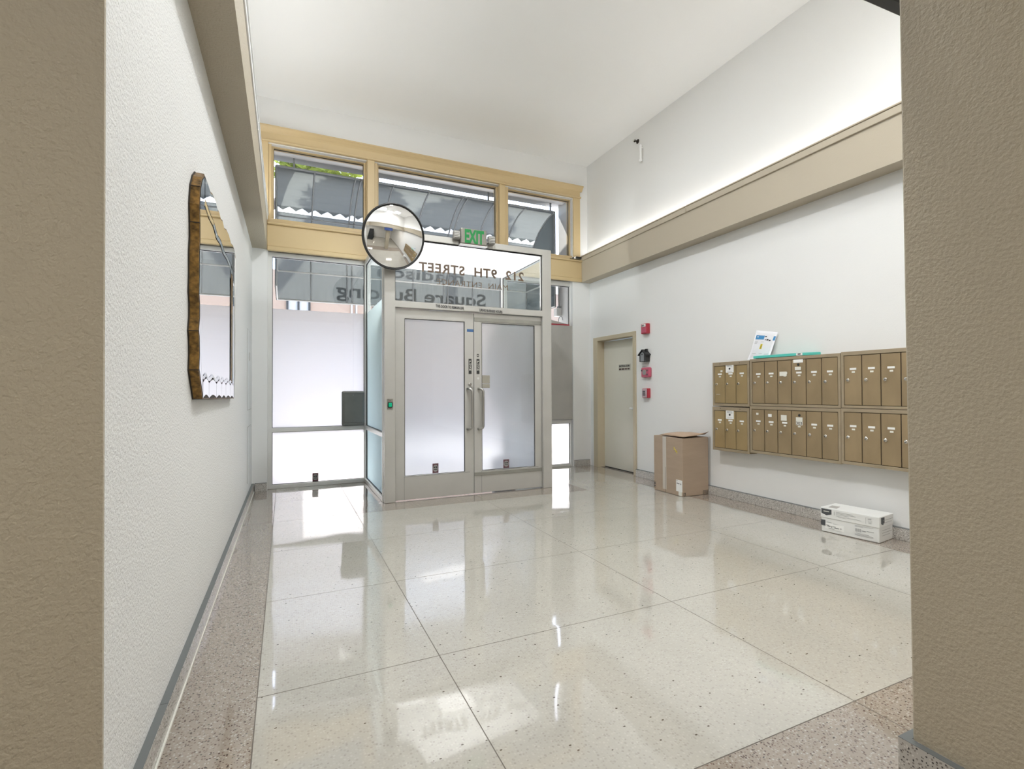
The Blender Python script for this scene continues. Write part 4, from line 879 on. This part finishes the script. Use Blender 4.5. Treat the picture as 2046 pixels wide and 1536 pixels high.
# ------------------------------------------------------------------ the street outside
struct(box('sidewalk', (-8, 12), (6.9, 11.2), (-0.15, -0.02), m_walk), 'pale concrete sidewalk outside the entrance', 'sidewalk')
struct(box('street', (-20, 24), (11.2, 17.0), (-0.25, -0.12), m_road), 'asphalt street beyond the sidewalk', 'street')
struct(box('facade_return', (4.135, 4.75), (6.90, 7.16), (-0.02, 4.9), m_facade), 'white facade return right of the storefront', 'wall')
struct(box('facade_left', (-3.0, -0.20), (7.04, 7.12), (-0.02, 6.5), m_facade), 'white facade left of the storefront', 'wall')
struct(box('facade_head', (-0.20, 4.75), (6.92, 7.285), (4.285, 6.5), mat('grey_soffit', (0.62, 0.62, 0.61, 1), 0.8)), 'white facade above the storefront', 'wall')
struct(box('sun_block_left', (-0.75, -0.205), (7.12, 8.3), (-0.02, 6.5), m_facade), 'white unseen block added left of the storefront to shade the sidelight film', 'wall')  # added out of view to block sun from the left film
struct(box('facade_band', (-0.20, 4.135), (6.90, 7.04), (2.95, 3.33), m_facade), 'facade band between storefront and high windows', 'wall')
struct(box('facade_right', (4.75, 9.0), (7.04, 7.12), (-0.02, 6.5), m_facade), 'white facade right of the storefront beyond the return', 'wall')
# conduit, junction box and hook on the facade return
t = thing('conduit_box', (4.10, 7.0, 2.38), 'grey conduit with a white junction box outside the right sidelight', 'conduit')
V, F = tube([(4.105, 7.10, 2.56), (4.105, 7.10, 3.2)], 0.018, 10); mk('conduit', V, F, m_rib_l, t, smooth=True)
box('junction_box', (4.03, 4.125), (7.05, 7.15), (2.42, 2.55), m_facade, t, b=0.006); box('clamp', (4.08, 4.133), (7.07, 7.13), (2.565, 2.585), m_rib, t)
V, F = tube([(4.09+.0*i, 7.03-.0*i+.07*math.cos(a), 2.34+.07*math.sin(a)) for i, a in enumerate([k*math.pi/8 for k in range(0, 9)])], 0.006, 6); mk('wire_loop', V, F, m_rib, t)

# awning: quarter-round canvas on steel ribs with a lettered valance
aw = thing('awning', (1.95, 7.6, 2.5), 'blue-grey barrel awning lettered madison Square Building over the entrance', 'awning')
AX0, AX1, AY, AZ, AA, AB = -0.125, 4.022, 7.06, 2.99, 1.09, 1.15
def arc(t): return (AY+AA*math.sin(t), AZ+AB*math.cos(t))          # t=0 at the wall, pi/2 at the front
TL0, TL1 = 0.742, 0.800                                             # lacing gap
def barrel(t0, t1, n, ragged=False):
    V = []; F = []; nx = 96 if ragged else 8
    for j in range(n+1):
        for i in range(nx+1):
            t = t0+(t1-t0)*j/n
            if ragged and j == n: t = t1+(0.030 if i % 4 == 2 else 0.0)-(0.022 if i % 4 == 0 else 0)
            y, z = arc(t); V.append((AX0+(AX1-AX0)*i/nx, y, z))
    for j in range(n):
        for i in range(nx): F.append((j*(nx+1)+i, j*(nx+1)+i+1, (j+1)*(nx+1)+i+1, (j+1)*(nx+1)+i))
    return V, F
V, F = barrel(0.02, TL0, 10, True); mk('upper_canvas', V, F, m_awning, aw)
V, F = barrel(TL1, math.pi/2, 10); n0 = len(V)
for i in range(9): V.append((AX0+(AX1-AX0)*i/8, AY+AA, 2.565))
last = n0-9
for i in range(8): F.append((last+i, last+i+1, n0+i+1, n0+i))
mk('lower_canvas', V, F, m_awning, aw)
V, F = barrel(TL0-.03, TL1+.01, 3); V = [(x, y+.004, z+.004) for x, y, z in V]; mk('lacing_sun_screen', V, F, fabric('pale_lacing_canvas', (0.62, 0.65, 0.66, 1), 0.8), aw, label='pale strip added behind the lacing to keep direct sun out')  # added to close the lacing gap against direct sun
for x in (AX0, AX1):
    P = [(AY, AZ-.43)]+[(AY, AZ+AB)]+[arc(t*math.pi/2/14) for t in range(1, 15)]+[(AY+AA, 2.565)]
    n = len(P); mk('end_canvas', [(x+(.002 if x > 0 else -.002), y, z) for y, z in P], [tuple(range(n))], m_awn_end, aw)
for i in range(9):
    x = AX0+.01+(AX1-AX0-.02)*i/8 if i in (0, 8) else 0.352+0.5225*(i-1)
    P = [(x, *arc(t*math.pi/2/16)) for t in range(17)]; P = [(a, b-.022*math.sin(k*math.pi/32), c-.022*math.cos(k*math.pi/32)) for k, (a, b, c) in enumerate(P)]+[(x, AY+AA-.022, 2.58)]
    V, F = tube(P, 0.012, 8); mk('rib', V, F, m_rib, aw, smooth=True)
    if i in (2, 5):
        P2 = [(p[0]+.075, p[1], p[2]) for p in P]; V, F = tube(P2, 0.012, 8); mk('rib', V, F, m_rib, aw, smooth=True)
for y, z, m in ((AY+.01, AZ+AB-.012, m_rib), (arc(TL1+.03)[0]-.02, arc(TL1+.03)[1]-.03, m_rib), (AY+AA-.025, 3.0, m_rib_l), (AY+AA-.025, 2.575, m_rib_l)):
    V, F = tube([(AX0+.01, y, z), (AX1-.01, y, z)], 0.014, 8); mk('rail', V, F, m, aw)
for x in (AX0+.015, AX1-.015):
    for z in (3.0, 2.575): V, F = tube([(x, AY, z), (x, AY+AA-.02, z)], 0.012, 8); mk('rail', V, F, m_rib_l, aw)
    V, F = tube([(x, AY+.01, 2.57), (x, AY+.01, 4.12)], 0.013, 8); mk('rail', V, F, m_rib, aw)
for x in (0.10, 2.84, 3.93): box('hanger', (x-.012, x+.012), (AY-.01, AY+.012), (AZ+AB-.02, 4.285), m_rib, aw)
text('awning_lettering', 'Square Building', 0.30, ((3.22, AY+AA+.003, 2.690), (-1, 0, 0), UPZ), m_letter, aw, width=2.50, offset=0.006)
tl = text('awning_lettering', 'madison', 0.30, ((2.80, AY+AA+.004, 3.065), (-1, 0, 0), UPZ), m_letter, aw, width=1.46, offset=0.006)

# street tree whose leaves shade the awning
def tree(x, y, h, r, seed, label, bx=None):
    rnd = random.Random(seed)
    q = x if bx is None else bx
    t = thing('street_tree', (q, y, -0.02), label, 'tree', 'street trees')
    V, F = tube([(q, y, -0.05), (q+.04, y-.02, 1.8), (q-.02, y, 4.2), ((q+x)/2, y, (4.2+h)/2), (x+.02, y+.05, h)], 0.10, 10); mk('trunk', V, F, m_bark, t, smooth=True)
    V = []; F = []
    for i in range(1900):
        while True:
            p = Vector((rnd.uniform(-1, 1), rnd.uniform(-1, 1), rnd.uniform(-1, 1)))
            if p.length < 1 and p.length > .25: break
        c = Vector((x+p.x*r, y+p.y*r*.8, h+p.z*r*.75))
        if rnd.random() < 0.25+0.5*math.sin(c.x*3.1)*math.sin(c.y*2.3+c.z*2.9): continue
        a = Vector((rnd.gauss(0, 1), rnd.gauss(0, 1), rnd.gauss(0, .5))).normalized(); b = a.orthogonal().normalized(); b = (b+a.cross(b)*rnd.uniform(-1, 1)).normalized()
        s = rnd.uniform(.09, .17); k = len(V)
        V += [c-a*s, c+b*s*.45, c+a*s, c-b*s*.45]; F.append((k, k+1, k+2, k+3))
    mk('foliage', V, F, m_leaf, t, kind='stuff')
tree(0.35, 9.8, 6.9, 0.78, 3, 'leafy street tree shading the left end of the awning', -1.1)
tree(1.75, 11.0, 8.5, 0.85, 5, 'leafy street tree shading the middle of the awning', 1.78)
tree(0.7, 12.6, 6.45, 1.0, 9, 'leafy street tree seen through the gap over the awning', -1.6)
# made-up planter tree, placed to darken the frosted right door
t = thing('shade_planter', (2.62, 6.10, -0.001), 'made-up dark green planter tree standing in for a dark shape behind the frosted right door', 'planter')
V, F = lathe([(0.13, 0), (0.15, 0.04), (0.17, 0.30), (0.15, 0.31)], 20, Matrix.Translation((2.66, 6.10, -0.001))); mk('pot', V, F, m_rib, t)
V, F = tube([(2.66, 6.10, 0.30), (2.65, 6.10, 0.7), (2.66, 6.10, 1.2)], 0.02, 8); mk('stem', V, F, m_bark, t)
V = []; F = []; rnd = random.Random(11)
for i in range(1500):
    while True:
        p = Vector((rnd.uniform(-1, 1), rnd.uniform(-1, 1), rnd.uniform(-1, 1)))
        if p.length < 1: break
    c = Vector((2.66+.23*p.x, 6.10+.23*p.y, 1.52+.58*p.z)); q = Vector((rnd.gauss(0, 1), rnd.gauss(0, 1), rnd.gauss(0, 1))).normalized(); b = q.orthogonal().normalized(); s = .07; k = len(V)
    V += [c-q*s, c+b*s*.6, c+q*s, c-b*s*.6]; F.append((k, k+1, k+2, k+3))
mk('foliage', V, F, m_hedge, t, kind='stuff')
# peach building across the street
pb = thing('peach_building', (2.0, 17.2, -0.12), 'peach stucco building across the street with a dark-barred window', 'building')
box('facade', (-9, 14), (17.0, 17.3), (-0.12, 5.0), m_peach, pb)
def far_window(x0, x1, z0, z1):
    V, F = cells((x0, x0+.06, (x0+x1)/2-.03, (x0+x1)/2+.03, x1-.06, x1), (16.93, 17.0), (z0, z0+.06, z0+.62*(z1-z0), z0+.62*(z1-z0)+.06, z1-.06, z1), occ=lambda i, j, k: i in (0, 2, 4) or k in (0, 2, 4))
    f = mk('window', V, F, m_frame_k, pb); box('pane', (x0+.02, x1-.02), (16.985, 16.995), (z0+.02, z1-.02), m_walk, f)
far_window(0.02, 0.72, 2.7, 4.15); far_window(-2.2, -1.3, 2.7, 4.15); far_window(4.5, 5.2, 2.7, 4.15)
for x in (1.95, 2.1): box('downpipe', (x, x+.05), (16.93, 17.0), (-0.1, 4.95), m_walk, pb)
